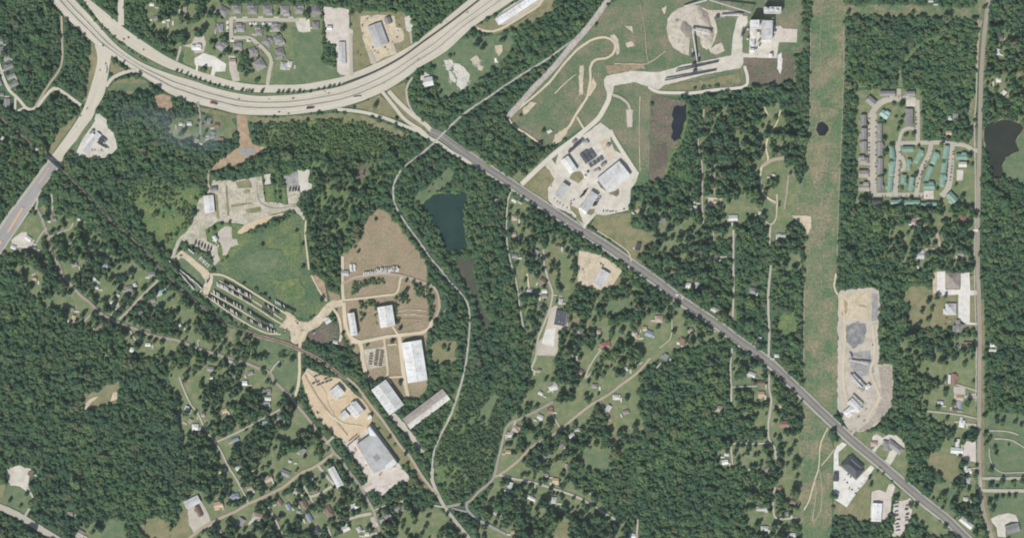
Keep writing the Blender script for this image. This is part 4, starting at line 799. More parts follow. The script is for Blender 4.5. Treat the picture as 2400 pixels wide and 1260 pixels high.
def bits(parent, boxes, mat, name):
    for bx_ in boxes:
        m = MB(); m.box(*bx_); obj(name, m.mesh(name, [mat]), parent)
HOUSES = []
def houses(phrase, kind, cat, spec, style='gable', h=3.0, name='house'):
    for ln in spec.strip().split(';'):
        q = ln.split()
        if len(q) < 6: continue
        HOUSES.append((phrase, kind, cat, name, style, h, float(q[0]), float(q[1]), float(q[2]), float(q[3]), float(q[4]), q[5]))
def build_houses():
    groups = {}
    for hh in HOUSES: groups.setdefault((hh[0], hh[1], hh[11]), []).append(hh)
    for (phrase, kind, col), lst in groups.items():
        lst.sort(key=lambda q: q[6]); n = len(lst)
        for i, (ph, kd, cat, nm, style, h, x, y, L, Wd, ang, col) in enumerate(lst):
            if Wd > L: L, Wd, ang = Wd, L, ang + 90
            rng = random.Random(int(x * 13 + y * 7))
            rt = empty(nm, P(x, y, 0), math.radians(ang)); paint(KEEP, rect(x, y, L, Wd, ang), True, 2.2 if L * Wd > 300 else 0.6)
            if L * Wd < 340 and kd in ('cottage', 'house'):
                paint(DENS, rect(x, y, L + 20, Wd + 20, ang), min(.22, float(at_map(DENS, x, y))))
                sheet('driveway', rect(x + rng.choice((-1, 1)) * rng.uniform(9, 13), y + rng.uniform(4, 9), rng.uniform(7, 12), rng.uniform(3, 4.5), ang + rng.choice((0, 90))), 'concrete' if rng.random() < .6 else 'gravel', 0.2, 0.3, grow=0)
            cn = ROOF[col][1]
            tag(rt, f'{cn}-roofed {kind} {phrase}' + (f', {ORD[i]} from the left' if n > 1 else ''), cat, f'{cn}-roofed {kind}s {phrase}' if n > 1 else None)
            rm = M['roof_' + col]; big = L * Wd > 420; wm = M['metalwall'] if big or style == 'shed' else (M['brick'] if col in ('b', 'dg') else M['wall'])
            if style == 'flat' or h > 11:
                m = MB(); m.box(-L / 2, L / 2, -Wd / 2, Wd / 2, 0, h); obj('wall', m.mesh('wall', [wm]), rt)
                m = MB(); m.box(-L / 2 - .4, L / 2 + .4, -Wd / 2 - .4, Wd / 2 + .4, h + .01, h + .5); obj('roof', m.mesh('roof', [rm]), rt)
                top = h + .5
                bits(rt, [(-L / 2 - .41, L / 2 + .41, s * (Wd / 2 + .2) - .25, s * (Wd / 2 + .2) + .25, top + .01, top + .8) for s in (-1, 1)], wm, 'parapet')
                k = max(1, int(L * Wd / 220)); bits(rt, [(u - 1.1, u + 1.1, v - .9, v + .9, top + .01, top + 1.5) for u, v in [(rng.uniform(-L * .4, L * .4), rng.uniform(-Wd * .35, Wd * .35)) for _ in range(min(k, 6))]], M['steel'], 'roof_unit')
            elif style == 'hip' or (style == 'gable' and not big and rng.random() < 0.3):
                ro, top = hip(L, Wd, h, Wd * 0.2, rm, wm, rt)
                bits(rt, [(L * .2 - .5, L * .2 + .5, Wd * .18 - .5, Wd * .18 + .5, h, h + Wd * .2 + .8)], M['brick'], 'chimney')
                if L > 17 and not big:
                    gable(Wd * 0.75, Wd * 0.6, h, Wd * 0.13, rm, wm, rt, 'wing_', (L * .22 if rng.random() < .5 else -L * .22), -Wd * .45 if rng.random() < .5 else Wd * .45)
            else:
                ro, top = gable(L, Wd, h, Wd * (0.07 if big else 0.17), rm, wm, rt)
                m = MB(); m.box(-L / 2 - .6, L / 2 + .6, -.35, .35, top - .05, top + .14); obj('ridge_cap', m.mesh('ridge_cap', [rm]), rt)
                if big:
                    k = max(2, int(L / 14)); bits(rt, [(u - .8, u + .8, -.8, .8, top, top + 1.2) for u in np.linspace(-L * .4, L * .4, k)], M['steel'], 'roof_vent')
                    bits(rt, [(L / 2 + .02, L / 2 + .2, -2.4, 2.4, 0, min(5.0, h - .8))], M['roof_lg'], 'roll_door')
                    rz_ = lambda v: h + Wd * .07 * (1 - abs(v) / (Wd / 2)) + .34
                    for u in np.linspace(-L * .36, L * .36, max(2, int(L / 18))):
                        for s in (-1, 1):
                            y0, y1 = s * Wd * .16, s * Wd * .36; z0, z1 = rz_(y0), rz_(y1)
                            q = [(u - .5, y0, z0), (u + .5, y0, z0), (u + .5, y1, z1), (u - .5, y1, z1)]; q += [(x_, y_, z_ + .08) for x_, y_, z_ in q]
                            obj('skylight', mesh('skylight', q, [(4, 5, 6, 7), (0, 1, 5, 4), (1, 2, 6, 5), (2, 3, 7, 6), (3, 0, 4, 7)], M['roof_g'] if rng.random() < .4 else M['roof_lg']), rt)
                elif rng.random() < .5 and L > 12:
                    gable(Wd * .7, Wd * .55, h - .3, Wd * .1, rm, wm, rt, 'wing_', L * .2 * rng.choice((-1, 1)), Wd * .5 * rng.choice((-1, 1)))
            if not big:
                bits(rt, [(-.55, .55, -Wd / 2 - .09, -Wd / 2 - .01, 0, 2.1)], M['trunk'], 'door')
                bits(rt, [(u - .7, u + .7, -Wd / 2 - .08, -Wd / 2 - .01, 1.0, 2.2) for u in (-L * .3, L * .3)], M['glass'], 'window')

houses('in the upper left subdivision', 'house', 'house', '9 116 17 9 18 g;16 136 15 12 30 g;20 158 23 10 24 g;27 180 20 10 24 g;33 198 21 10 22 g;1 98 12 12 10 g;17 242 20 13 88 g;0 196 8 10 20 g;4 222 10 8 0 g')
houses('in the wooded corner above the frontage road', 'cottage', 'house', '356 11 10 7 0 w;365 43 11 9 20 g;384 51 7 6 0 w;394 47 8 6 0 c;433 23 9 12 0 p;494 24 7 6 0 w')
houses('in the subdivision north of the highway', 'house', 'house', '523 27 23 20 -30 g;555 23 20 17 0 g;592 24 22 19 0 g;627 23 21 18 0 g;667 24 20 19 0 g;701 24 21 17 0 g;739 27 22 22 30 g;516 66 19 14 90 g;564 67 19 16 0 g;607 75 18 16 -10 g;648 66 19 17 0 g;740 60 17 14 90 g;627 98 21 17 -35 g;653 94 19 19 20 g;519 109 23 18 -35 g;557 110 19 14 0 g;593 122 19 15 -70 g;656 124 19 19 15 g;608 152 24 24 30 g', 'hip')
houses('at the foot of the subdivision street', 'house', 'house', '665 155 17 14 80 lg;679 151 14 9 80 c')
houses('beside the frontage road', 'building', 'building', '461 112 22 11 0 w;545 145 15 11 0 p', h=4)
houses('in the storage yard by the frontage road', 'warehouse', 'warehouse', '802 125 50 15 -88 lg;772 66 11 8 0 w', h=4.5, name='warehouse')
houses('in the workshop yard by the frontage road', 'workshop', 'workshop', '886 83 52 32 -70 lg;909 50 15 13 -70 g', h=6, name='workshop')
houses('just south of the highway curve', 'shop', 'shop', '1004 192 21 20 10 w', h=5, name='shop')
houses('at the top edge beside the highway', 'warehouse', 'warehouse', '1212 22 112 16 33 w', h=5, name='warehouse')
houses('beside the concrete road at far left', 'lodge', 'building', '215 335 56 12 51 lg;206 329 40 9 51 w;216 310 10 7 51 g', h=4.5, name='lodge')
houses('in the trees below the highway', 'cottage', 'house', '424 291 8 7 0 w;444 290 10 8 0 w;490 283 14 10 80 g;508 294 10 8 0 r;497 320 12 8 20 g;519 326 9 6 0 r;461 331 10 8 60 bg;500 312 9 6 0 g')
houses('near the upper left woods lane', 'cottage', 'house', '6 325 9 7 40 c;67 559 14 9 -35 w;32 579 12 8 -20 w;128 514 9 7 0 g;185 514 6 5 0 w;175 620 13 9 20 g;246 622 14 8 0 bl;166 569 8 7 0 g;81 581 8 5 0 g;88 350 6 5 0 c')
houses('beside the lane through the lower left woods', 'cottage', 'house', '221 656 14 10 60 w;226 674 10 6 0 w;89 635 10 8 30 r;81 653 9 7 0 t;265 709 12 8 -25 w;277 692 6 5 0 w;302 676 15 12 10 g;317 668 9 7 -60 w;318 688 9 6 -40 b;356 643 14 11 0 g;381 684 22 8 32 tl;358 704 12 8 20 g;330 732 12 9 50 g;173 747 16 8 85 t;136 744 8 6 40 c;236 761 12 7 20 b;347 807 12 7 0 w;381 897 12 10 0 dg;168 724 10 7 0 g;251 833 9 7 40 lg;226 658 8 5 0 tl')
houses('beside the lane south of the vehicle rows', 'cottage', 'house', '419 762 10 6 15 w;494 864 16 10 -10 g;626 917 18 10 0 g;574 897 11 10 0 w;496 885 6 5 0 w;550 882 12 9 0 g;587 874 12 8 20 g;628 934 14 7 0 w;541 846 8 6 0 lg')
houses('in the lower left neighbourhood', 'house', 'house', '438 958 14 9 70 w;446 986 10 8 60 p;458 1000 14 13 0 w;527 962 12 9 20 t;476 972 7 7 0 p;626 946 13 9 0 lg;551 1030 18 8 20 bl;621 992 14 11 0 tl;656 979 12 9 0 g;559 1096 12 9 40 w;629 1121 18 13 25 p;669 1108 21 13 -25 g;709 1057 15 12 60 g;585 1143 13 9 15 bg;550 1163 21 13 20 bl;512 1182 21 14 10 t;565 1222 17 15 60 g;603 1209 22 15 -15 p;597 1217 10 7 60 tl;654 1174 21 11 -55 b;676 1186 14 10 -60 bl;695 1151 14 12 -30 bg;712 1180 17 13 -60 b;770 1197 24 15 -65 b;725 1212 20 10 -62 bl;743 1242 16 12 -60 dg;509 1242 13 10 50 g;730 1123 8 8 0 lg;700 1199 8 6 0 lg;527 1100 8 5 60 tl;594 1102 7 6 0 t;680 1080 7 5 0 w')
houses('beside the dirt lot at lower left', 'hall', 'building', '451 1175 36 18 26 lg;466 1197 25 10 -65 b', h=4.5, name='hall')
houses('at the bottom left edge', 'house', 'house', '165 1203 11 9 0 p;190 1249 16 14 -30 bg;74 1108 14 9 60 b', h=3.2)
houses('beside the sawmill street', 'warehouse', 'warehouse', '787 1117 50 16 -62 w', h=5, name='warehouse')
houses('in the yards below the sawmill', 'cottage', 'house', '831 1185 16 12 20 w;909 1210 16 12 30 bg;930 1191 13 10 20 g;809 1237 20 14 25 c;842 1239 13 9 -60 lg;896 1220 9 7 30 w;860 1250 10 8 0 c;942 1172 8 8 0 t')
houses('at the sawdust yard', 'shed', 'shed', '790 918 26 24 40 w;834 959 31 27 -50 w;808 972 17 17 40 w;866 976 9 7 30 w;826 945 10 6 40 w', 'shed', 8.5, 'shed')
houses('in the walled works', 'warehouse', 'warehouse', '972 846 94 46 -81 w;906 741 48 34 -81 w;827 759 52 15 -81 w;909 930 72 41 -54 w;996 952 116 17 37 bg', h=11, name='warehouse')
houses('along the long works shed', 'lean-to', 'warehouse', '1004 963 116 15 37 c', h=5.5, name='lean_to')
houses('at the north end of the works', 'shed', 'shed', '809 640 16 11 -5 lg;823 627 16 5 -85 w;831 627 15 4 -85 w;768 751 13 12 35 w;786 801 11 8 -10 lg', h=3.5, name='shed')
houses('in the old concrete yard', 'warehouse', 'warehouse', '491 478 39 22 -85 w;501 444 14 9 10 g;505 559 13 8 -60 w', h=6, name='warehouse')
houses('beside the pond lane', 'cottage', 'house', '1163 473 13 8 85 p;1205 470 11 6 -30 c;1206 511 12 10 0 p;1204 549 10 9 0 p;1255 592 14 13 60 bg;1307 577 10 8 0 b;1206 600 12 9 0 g')
houses('in the woods of the lower centre', 'cottage', 'house', '1271 658 14 13 -30 b;1276 682 12 8 0 w;1276 694 12 11 0 bg;1241 681 14 8 0 lg;1267 717 11 10 30 g;1314 706 13 8 80 lg;1360 780 17 13 -55 g;1418 809 24 14 15 r;1360 871 12 11 -30 r;1487 782 10 8 0 lg;1491 788 12 9 -70 t;1521 781 16 13 -20 bl;1544 747 17 15 0 p;1511 770 9 9 0 t;1570 635 14 9 0 b;1597 799 14 10 60 r;1590 803 7 6 0 w;1559 836 14 11 60 g;1341 832 9 8 0 tl;1451 841 12 10 0 t;1465 864 11 8 0 c;1297 907 20 10 25 w;1267 921 10 7 -30 w;1393 904 12 9 0 g;1445 930 17 11 0 c;1490 846 9 7 -50 g;1403 777 9 9 0 bg;1263 868 9 6 0 bg;1618 774 12 8 30 bg')
houses('by the lanes at bottom centre', 'cottage', 'house', '1211 1006 17 13 -50 p;1289 962 13 11 0 r;1266 976 13 9 -20 lg;1340 1020 13 9 20 w;1353 1006 11 8 0 lg;1314 1042 13 10 50 g;1426 956 14 10 60 lg;1467 965 13 8 20 bg;1302 1125 14 11 -5 t;1244 1166 19 7 -27 w;1298 1171 14 11 85 lg;1482 1255 14 10 0 w;1276 1070 11 9 50 g;1195 1141 24 9 75 w;1163 1202 12 9 -40 bg;1191 1058 12 8 0 t;1196 1018 14 11 0 c;1327 1097 22 6 88 bg;1280 1113 10 8 0 bg;1202 1245 9 8 0 p;1446 1218 8 6 0 lg;1373 1145 8 9 80 b')
houses('in the woods right of the plant', 'cottage', 'house', '1556 516 14 11 60 g;1496 577 17 10 75 dg;1495 493 10 8 40 t;1623 472 10 6 0 w;1630 488 10 9 90 w;1718 511 20 13 0 w;1782 499 8 8 0 lg;1830 552 22 6 0 lg;1674 606 18 13 20 g;1676 473 9 6 0 t;1812 410 7 5 0 lg')
houses('beside the main road', 'house', 'house', '1611 668 16 9 10 c;1633 668 14 10 90 lg;1674 725 16 10 -30 lg;1765 681 17 13 -10 g;1782 794 8 6 90 w;1820 833 10 7 0 w;1760 876 20 10 -20 lg;1783 897 18 9 0 b;1784 923 14 12 0 t;1661 768 8 5 10 c;1587 690 6 5 0 w', h=3.2)
houses('in the clearings beside the utility corridor', 'house', 'house', '1685 957 14 13 -10 p;1836 993 19 14 0 r;1827 950 10 9 20 t;1699 1082 14 10 10 w;1703 1064 10 6 0 w;1785 1191 24 10 0 lg;1792 1237 16 10 0 lg;1846 1253 14 12 0 dg;1857 1252 8 12 90 w;1858 1175 12 9 -20 r;1844 1202 12 8 0 g;1797 1100 12 9 20 bg;1829 1145 10 8 -60 r;1817 1096 12 4 88 lg;1770 1092 10 8 0 dg')
houses('in the brown-roofed block of the apartment estate', 'apartment block', 'apartment block', '2023 282 24 12 90 g;2024 314 25 12 90 g;2024 344 24 12 90 g;2060 310 40 10 90 g;2062 349 31 11 90 g;2062 390 36 11 90 g;2062 432 33 11 90 g;2079 220 34 11 0 g;2133 220 20 10 0 g;2041 238 22 15 -40 g;2130 275 38 16 90 g;2055 474 22 10 0 dg;2023 378 22 16 0 bg;2023 408 22 16 0 bg;2024 440 23 16 0 bg', h=6.5, name='apartment_block')
HOUSES = [(('at the apartment estate',) + h[1:]) if h[0].startswith('in the brown-roofed') else h for h in HOUSES]
houses('at the apartment estate', 'apartment block', 'apartment block', '2072 269 20 14 -35 tl;2090 358 34 11 -82 gn;2089 395 36 11 83 gn;2085 433 36 10 87 gn;2127 350 25 11 0 gn;2129 386 24 8 85 gn;2117 425 30 10 85 gn;2135 432 32 9 83 gn;2152 367 33 10 64 gn;2190 371 28 11 68 gn;2175 407 34 10 70 gn;2216 358 31 11 82 gn;2212 391 30 11 83 gn;2208 423 28 11 83 gn;2176 437 25 14 0 gn;2230 463 25 15 -45 gn;2103 474 32 9 0 gn;2137 474 34 9 0 gn;2182 478 24 7 0 gn;2162 479 12 6 0 gn;2253 368 25 13 0 gn;2255 386 18 11 0 c', h=6.5, name='apartment_block')
houses('among the trees at far right', 'house', 'house', '2336 122 14 9 70 w;2342 85 18 8 0 dg;2239 274 14 11 85 g;2225 275 6 6 0 tl;2340 188 11 9 0 c;2352 218 11 9 50 c;2223 312 12 9 0 t;2157 598 16 16 0 lg;2251 594 14 13 0 g;2257 513 14 11 90 r;2142 521 17 11 -20 p;2133 525 6 5 0 w;2150 626 6 6 0 w;2181 3 10 6 0 c', h=3.2)
houses('beside the road at lower right', 'house', 'house', '2267 803 18 5 0 r;2236 888 24 10 88 r;2225 888 20 5 88 w;2249 932 16 9 0 t;2326 808 11 8 0 w;2326 820 16 5 0 c;2241 810 8 7 0 c;2248 948 18 9 88 bl;2239 948 16 6 88 p;2203 943 13 7 0 w;2254 992 16 12 80 w;2253 980 7 5 88 w;2242 1055 28 13 -5 w;2244 1037 18 8 85 w;2262 1094 11 7 85 w;2269 1103 14 9 0 w;2268 1124 14 11 80 lg;2263 1168 10 8 0 lg;2373 1237 32 20 15 g;2240 957 14 6 0 dg', h=3.2)
houses('at the church', 'hall', 'church', '2232 657 36 34 90 bg;2228 724 26 24 90 lg;2215 729 12 9 90 w;2246 768 22 18 70 g;2245 755 12 8 90 g', 'hip', 4.5, 'church_hall')
houses('on the plain by the main road', 'office', 'office', '2097 1046 40 15 -38 g;2078 1043 22 14 80 g;2048 1039 14 10 0 p', 'hip', 4, 'office')
houses('with car park beside the main road', 'office', 'office', '1997 1094 48 27 -42 dg;2005 1083 40 14 -42 dg;1959 1116 20 10 90 dg', 'hip', 5, 'office')
houses('beside the trailer park', 'hangar', 'hangar', '2054 1199 42 22 86 w', h=7, name='hangar')
houses('at the bottom right roadside', 'store', 'store', '2264 1224 34 12 -38 w', h=4.5, name='store')
houses('in the gravel yard', 'shed', 'shed', '2010 893 40 12 -46 lg;2018 911 12 9 -46 bg;2003 949 34 15 -46 w;1990 962 26 14 40 w;2033 905 12 8 40 w;2013 891 6 5 0 w', h=6, name='shed')
houses('in the small dirt yard', 'workshop', 'workshop', '1409 652 39 23 60 lg', h=6, name='workshop')
houses('in the timber plant yard', 'warehouse', 'warehouse', '1438 415 66 42 39 w;1334 387 38 19 -55 w;1317 448 36 17 56 lg;1382 471 43 19 56 lg;1367 492 19 9 -35 w', h=9, name='warehouse')
houses('on the grey gravel lot', 'hall', 'hall', '1314 745 34 27 80 dg', 'flat', 6, 'hall')
houses('in the chip plant', 'tower', 'tower', '1766 60 20 18 0 w', 'flat', 34, 'plant_tower')
houses('of the chip plant', 'process building', 'building', '1796 73 45 24 90 lg;1809 26 40 14 0 lg', 'flat', 19, 'process_building')
houses('below the chip plant tower', 'annex', 'building', '1764 80 22 13 90 c;1762 101 17 11 90 w;1768 74 10 8 0 lg;1777 82 10 7 90 c;1762 119 9 8 0 w;1806 132 9 7 90 w', h=8, name='plant_annex')
HOUSES.append(('beside the railway plain', 'hut', 'hut', 'hut', 'gable', 3.0, 1288.0, 308.0, 10.0, 6.0, 30.0, 'w'))
houses('along the north edge of timber plant', 'kiln', 'kiln', '1352 340 22 6 40 dg;1338 353 14 5 40 dg;1346 332 10 6 40 g;1372 335 12 9 30 lg;1398 402 14 7 30 lg;1414 386 12 6 35 g', h=6, name='drying_kiln')
build_houses()

# big sawmill hall with an irregular footprint
def block(name, poly, h, roofm, label, cat, strips):
    rt = empty(name, P(poly[0][0], poly[0][1], 0)); tag(rt, label, cat); paint(KEEP, poly, True, 2)
    o0 = Vector(P(poly[0][0], poly[0][1])); q = [Vector(P(x, y)) - o0 for x, y in poly]
    if sum(a.x * b.y - b.x * a.y for a, b in zip(q, q[1:] + q[:1])) < 0: q.reverse()
    n = len(q); v = [(p.x, p.y, z) for z in (0, h) for p in q]
    obj('wall', mesh('wall', v, [(i, (i + 1) % n, n + (i + 1) % n, n + i) for i in range(n)], M['metalwall']), rt)
    v = [(p.x, p.y, z) for z in (h + .01, h + .4) for p in q]
    bm = bmesh.new(); vs = [bm.verts.new(c) for c in v]
    for i in range(n): bm.faces.new([vs[i], vs[(i + 1) % n], vs[n + (i + 1) % n], vs[n + i]])
    bmesh.ops.triangulate(bm, faces=[bm.faces.new(vs[n:])]); me = bpy.data.meshes.new('roof'); bm.to_mesh(me); bm.free(); me.materials.append(M[roofm]); obj('roof', me, rt)
    for k, (pl, mt, nm) in enumerate(strips):
        c = [Vector(P(x, y)) - o0 for x, y in pl]
        if sum(a.x * b.y - b.x * a.y for a, b in zip(c, c[1:] + c[:1])) < 0: c.reverse()
        m_ = len(c); vv = [(p.x, p.y, z) for z in (h + .41, h + .7) for p in c]
        obj(nm, mesh(nm, vv, [(i, (i + 1) % m_, m_ + (i + 1) % m_, m_ + i) for i in range(m_)] + [tuple(range(m_, 2 * m_))], M[mt]), rt)
    return rt
block('sawmill_hall', pts('867,996 933,1085 914,1099 905,1095 876,1108 836,1040 866,1019 860,1003'), 11, 'roof_lg', 'huge pale grey flat-roofed sawmill hall at bottom centre', 'mill',
      [(pts('931,1084 914,1097 902,1092 922,1073'), 'roof_w', 'roof_patch'), (pts('866,998 884,1021 869,1020 862,1004'), 'roof_w', 'roof_patch'), (pts('884,1062 892,1073 882,1080 874,1069'), 'roof_bg', 'roof_patch')])

# ------------------------------------------------------------------ plant equipment
def conveyor(label, a, b, z0, z1, w=3.0, roof='roof_lg'):
    A, B = Vector(P(a[0], a[1], z0)), Vector(P(b[0], b[1], z1)); d = B - A; L = math.hypot(d.x, d.y); ang = math.atan2(d.y, d.x)
    rt = empty('conveyor', P(a[0], a[1], 0), ang); tag(rt, label, 'conveyor', )
    h = w / 2
    v = [(0, -h, z0), (0, h, z0), (0, h, z0 + 2.4), (0, -h, z0 + 2.4), (L, -h, z1), (L, h, z1), (L, h, z1 + 2.4), (L, -h, z1 + 2.4)]
    obj('gallery', mesh('gallery', v, [(0, 1, 2, 3), (7, 6, 5, 4), (0, 4, 5, 1), (1, 5, 6, 2), (3, 7, 4, 0)], M['steel']), rt)
    e = h + .3; v = [(0, -e, z0 + 2.42), (0, 0, z0 + 3.1), (0, e, z0 + 2.42), (L, -e, z1 + 2.42), (L, 0, z1 + 3.1), (L, e, z1 + 2.42)]
    obj('cover', mesh('cover', v, [(0, 3, 4, 1), (1, 4, 5, 2)], M[roof]), rt)
    n = max(2, int(L / 22))
    for i in range(n + 1):
        t = i / n; m = MB(); zz = z0 + (z1 - z0) * t
        if zz < 2: continue
        for s in (-1, 1): m.box(L * t - .25, L * t + .25, s * h - .25, s * h + .25, 0, zz - .02)
        obj('support', m.mesh('support', [M['darksteel']]), rt)
conveyor('conveyor gallery sloping from chip yard top to the tower', (1663, 1), (1758, 33), 4, 26)
conveyor('conveyor gallery across the top of the chip yard', (1602, 16), (1656, 2), 4, 12)
conveyor('radial stacker boom over the chip pile', (1621, 70), (1664, 81), 9, 14, 3.5)
conveyor('thin conveyor from truck dump up to chip pile', (1634, 145), (1622, 73), 3, 11, 2.4)
conveyor('short conveyor east of the chip pile', (1690, 37), (1740, 37), 5, 9, 3)
conveyor('upper conveyor across the plant apron, dark cover standing in for shadow', (1683, 145), (1584, 168), 3, 7, 2.6, 'roof_dg')  # dark cover colour stands in for a long shadow line on the apron
conveyor('lower conveyor across the plant apron, dark cover standing in for shadow', (1678, 165), (1558, 189), 3, 7, 2.6, 'roof_dg')  # same here: shadow line put into the dark cover colour
conveyor('folded conveyor in the gravel yard upper part', (1990, 842), (2036, 853), 3, 9, 2.5)
conveyor('stub conveyor in the gravel yard upper part', (1991, 826), (1994, 841), 3, 8, 2.5)
conveyor('conveyor beside the long grey gravel yard shed', (1992, 876), (2020, 908), 5, 8, 2.2)
conveyor('conveyor beside the white gravel yard shed', (1998, 925), (2020, 950), 5, 8, 2.2)
def dump(x, y, label, ang):
    rt = empty('truck_dump', P(x, y, 0), math.radians(ang)); tag(rt, label, 'truck dump')
    m = MB(); m.box(-4, 4, -3, 3, 0, 6); m.box(-2.5, 2.5, -2, 2, 6.01, 9); obj('hopper', m.mesh('hopper', [M['darksteel']]), rt)
    m = MB(); m.box(4.05, 18, -1.6, 1.6, 1, 1.6); obj('ramp', m.mesh('ramp', [M['steel']]), rt)
dump(1626, 152, 'dark hopper of the upper truck dump on plant apron', 12); dump(1628, 167, 'dark hopper of the lower truck dump on plant apron', 12)
dump(1623, 131, 'dark hopper tower at the foot of chip conveyor', 90); dump(1636, 142, 'second hopper beside the thin chip conveyor', 80); dump(1681, 40, 'red-topped hopper right of the chip pile', 0)
def tank(x, y, r, h, mat, label, cone=True):
    rt = empty('storage_tank', P(x, y, 0)); tag(rt, label, 'tank'); paint(KEEP, rect(x, y, 2 * r, 2 * r, 0), True, 1)
    m = MB(); m.cyl((0, 0), r, 0, h, k=20); obj('shell', m.mesh('shell', [M[mat]]), rt)
    m = MB(); m.cyl((0, 0), r + .2, h + .01, h + r * .35, k=20, r1=r * .15); obj('cone_roof', m.mesh('cone_roof', [M[mat]]), rt)
tank(309, 819, 6, 6, 'roof_w', 'round white water tank in the lower left woods')
tank(1814, 77, 3, 9, 'roof_c', 'round cream silo beside the pink plant apron')
tank(1796, 24, 3.6, 24, 'roof_lg', 'left silo on the upper chip plant block'); tank(1807, 25, 3, 23, 'roof_w', 'middle silo on the upper chip plant block'); tank(1820, 27, 3, 22, 'roof_w', 'right silo on the upper chip plant block')
tank(1811, 44, 2.6, 8, 'roof_w', 'upper small white tank right of the grey plant block'); tank(1811, 52, 2.6, 7, 'roof_w', 'lower small white tank right of the grey plant block')
rt = empty('filter_unit', P(1740, 80, 0), math.radians(75)); tag(rt, 'dark teal filter unit with pipes left of plant tower', 'filter unit')
for i in range(3):
    m = MB(); m.cyl((0, 0), 2.4, 2, 12, k=12); m.cyl((0, 0), 2.4, 12.01, 14, k=12, r1=.6); o = obj('cyclone', m.mesh('cyclone', [M['roof_gn'] if i == 0 else M['darksteel']]), rt, (i * 6 - 6, 0, 0))
m = MB(); m.box(-9, 9, 3, 5, 8, 10); obj('duct', m.mesh('duct', [M['steel']]), rt)
# piles
def pile(name, label, cat, x, y, rx, ry, h, mat, ang=0.0, seed=1):
    n, k = 26, 9; V = []; Fc = []; h *= .5
    for j in range(k):
        t = j / (k - 1); rr = 1 - t
        for i in range(n):
            a = 2 * math.pi * i / n; q = 1 + .45 * noise.noise(Vector((math.cos(a) * 1.4 + seed, math.sin(a) * 1.4, t * 1.2 + seed)))
            V.append((rx * rr * q * math.cos(a), ry * rr * q * math.sin(a), h * (1 - (1 - t) ** 1.6) * (1 + .55 * noise.noise(Vector((i * .7, j * .6, seed)))) if j else -.2))
    for j in range(k - 1):
        for i in range(n): i2 = (i + 1) % n; Fc.append((j * n + i, j * n + i2, (j + 1) * n + i2, (j + 1) * n + i))
    o = obj(name, mesh(name, V, Fc, M[mat], smooth=True), None, P(x, y, 0.3), math.radians(ang)); tag(o, label, cat); paint(KEEP, rect(x, y, rx * 2, ry * 2, ang), True, 0)
pile('chip_pile', 'grey-brown wood chip pile in the middle of chip yard', 'chip pile', 1608, 70, 14, 22, 6, 'pile', 20, 2)
pile('chip_pile', 'broad grey bark heap at upper right of chip yard', 'chip pile', 1650, 38, 11, 26, 7, 'bark', 35, 5)
pile('chip_pile', 'dark brown bark ridge on right side of chip yard', 'chip pile', 1667, 76, 6, 22, 6, 'bark', 10, 9)
pile('chip_pile', 'pale chip heap at lower right of chip yard', 'chip pile', 1655, 97, 13, 15, 6, 'chips', 0, 12)
pile('chip_pile', 'small grey chip heap at left of chip yard', 'chip pile', 1587, 48, 7, 6, 3, 'pile', 0, 15)
pile('chip_pile', 'low pale chip spread at lower left of chip yard', 'chip pile', 1592, 100, 16, 13, 3, 'chips', -30, 17)
pile('gravel_heap', 'dark gravel heap in the middle of gravel yard', 'gravel heap', 2004, 785, 14, 16, 4, 'darkgravel', 0, 21)
pile('gravel_heap', 'brown soil ridge at the top of gravel yard', 'gravel heap', 2022, 717, 16, 4, 3, 'bark', -10, 24)
pile('gravel_heap', 'grey gravel heap above folded conveyor in gravel yard', 'gravel heap', 2008, 835, 18, 8, 5, 'pile', -8, 27)
pile('gravel_heap', 'small brown heap at upper left of gravel yard', 'gravel heap', 1977, 725, 6, 8, 2, 'bark', 0, 29)
pile('gravel_heap', 'grey gravel heap below the folded conveyor', 'gravel heap', 2020, 868, 12, 6, 3, 'greygravel', 0, 31)
pile('spoil_heap', 'dark scrap heap in the western vehicle yard', 'scrap heap', 425, 598, 6, 5, 3, 'lumber', 20, 33)
pile('spoil_heap', 'brush heap in middle of the dirt junction', 'scrap heap', 708, 774, 7, 5, 2.5, 'bark', 0, 35)
# lumber stacks and other stacked goods
def stack_mesh(name, L, Wd, h, mat):
    m = MB(); k = 4
    for i in range(k):
        z = i * h / k; m.box(-L / 2 + (i % 2) * .15, L / 2 - (i % 2) * .2, -Wd / 2, Wd / 2, z + .12, z + h / k - .02)
        for u in (-L * .3, L * .3): m.box(u - .1, u + .1, -Wd / 2, Wd / 2, z, z + .12)
    return m.mesh(name, [M[mat]])
LM = [stack_mesh('lumber_stack', 9, 2.6, 5, 'lumber'), stack_mesh('lumber_stack', 7, 2.6, 4, 'lumber'), stack_mesh('lumber_stack', 8, 2.4, 2.2, 'trunk')]
def stacks(label, group, cx, cy, nx, ny, sx, sy, ang, which=0, skip=0.1, seed=3):
    r = random.Random(seed); c, s = math.cos(math.radians(ang)), math.sin(math.radians(ang))
    k_ = 0
    for i in range(nx):
        for j in range(ny):
            if r.random() < skip: continue
            k_ += 1
            u, v = (i - (nx - 1) / 2) * sx + r.uniform(-.5, .5), (j - (ny - 1) / 2) * sy + r.uniform(-.3, .3)
            tag(obj('lumber_stack', LM[which], None, P(cx + u * c - v * s, cy - (u * s + v * c), .4), math.radians(ang + r.uniform(-2, 2))), label + ', ' + ORD[i] + ' column, ' + ORD[ny - 1 - j] + ' from top', 'lumber stack', group)
stacks('dark lumber stack in large block of timber plant', 'lumber stacks in the large block', 1378, 365, 3, 8, 10.5, 3.5, 33, 0, .06)
stacks('dark lumber stack in narrow row of timber plant', 'lumber stacks in the narrow row', 1397, 379, 4, 3, 10, 3.8, 33, 1, .1)
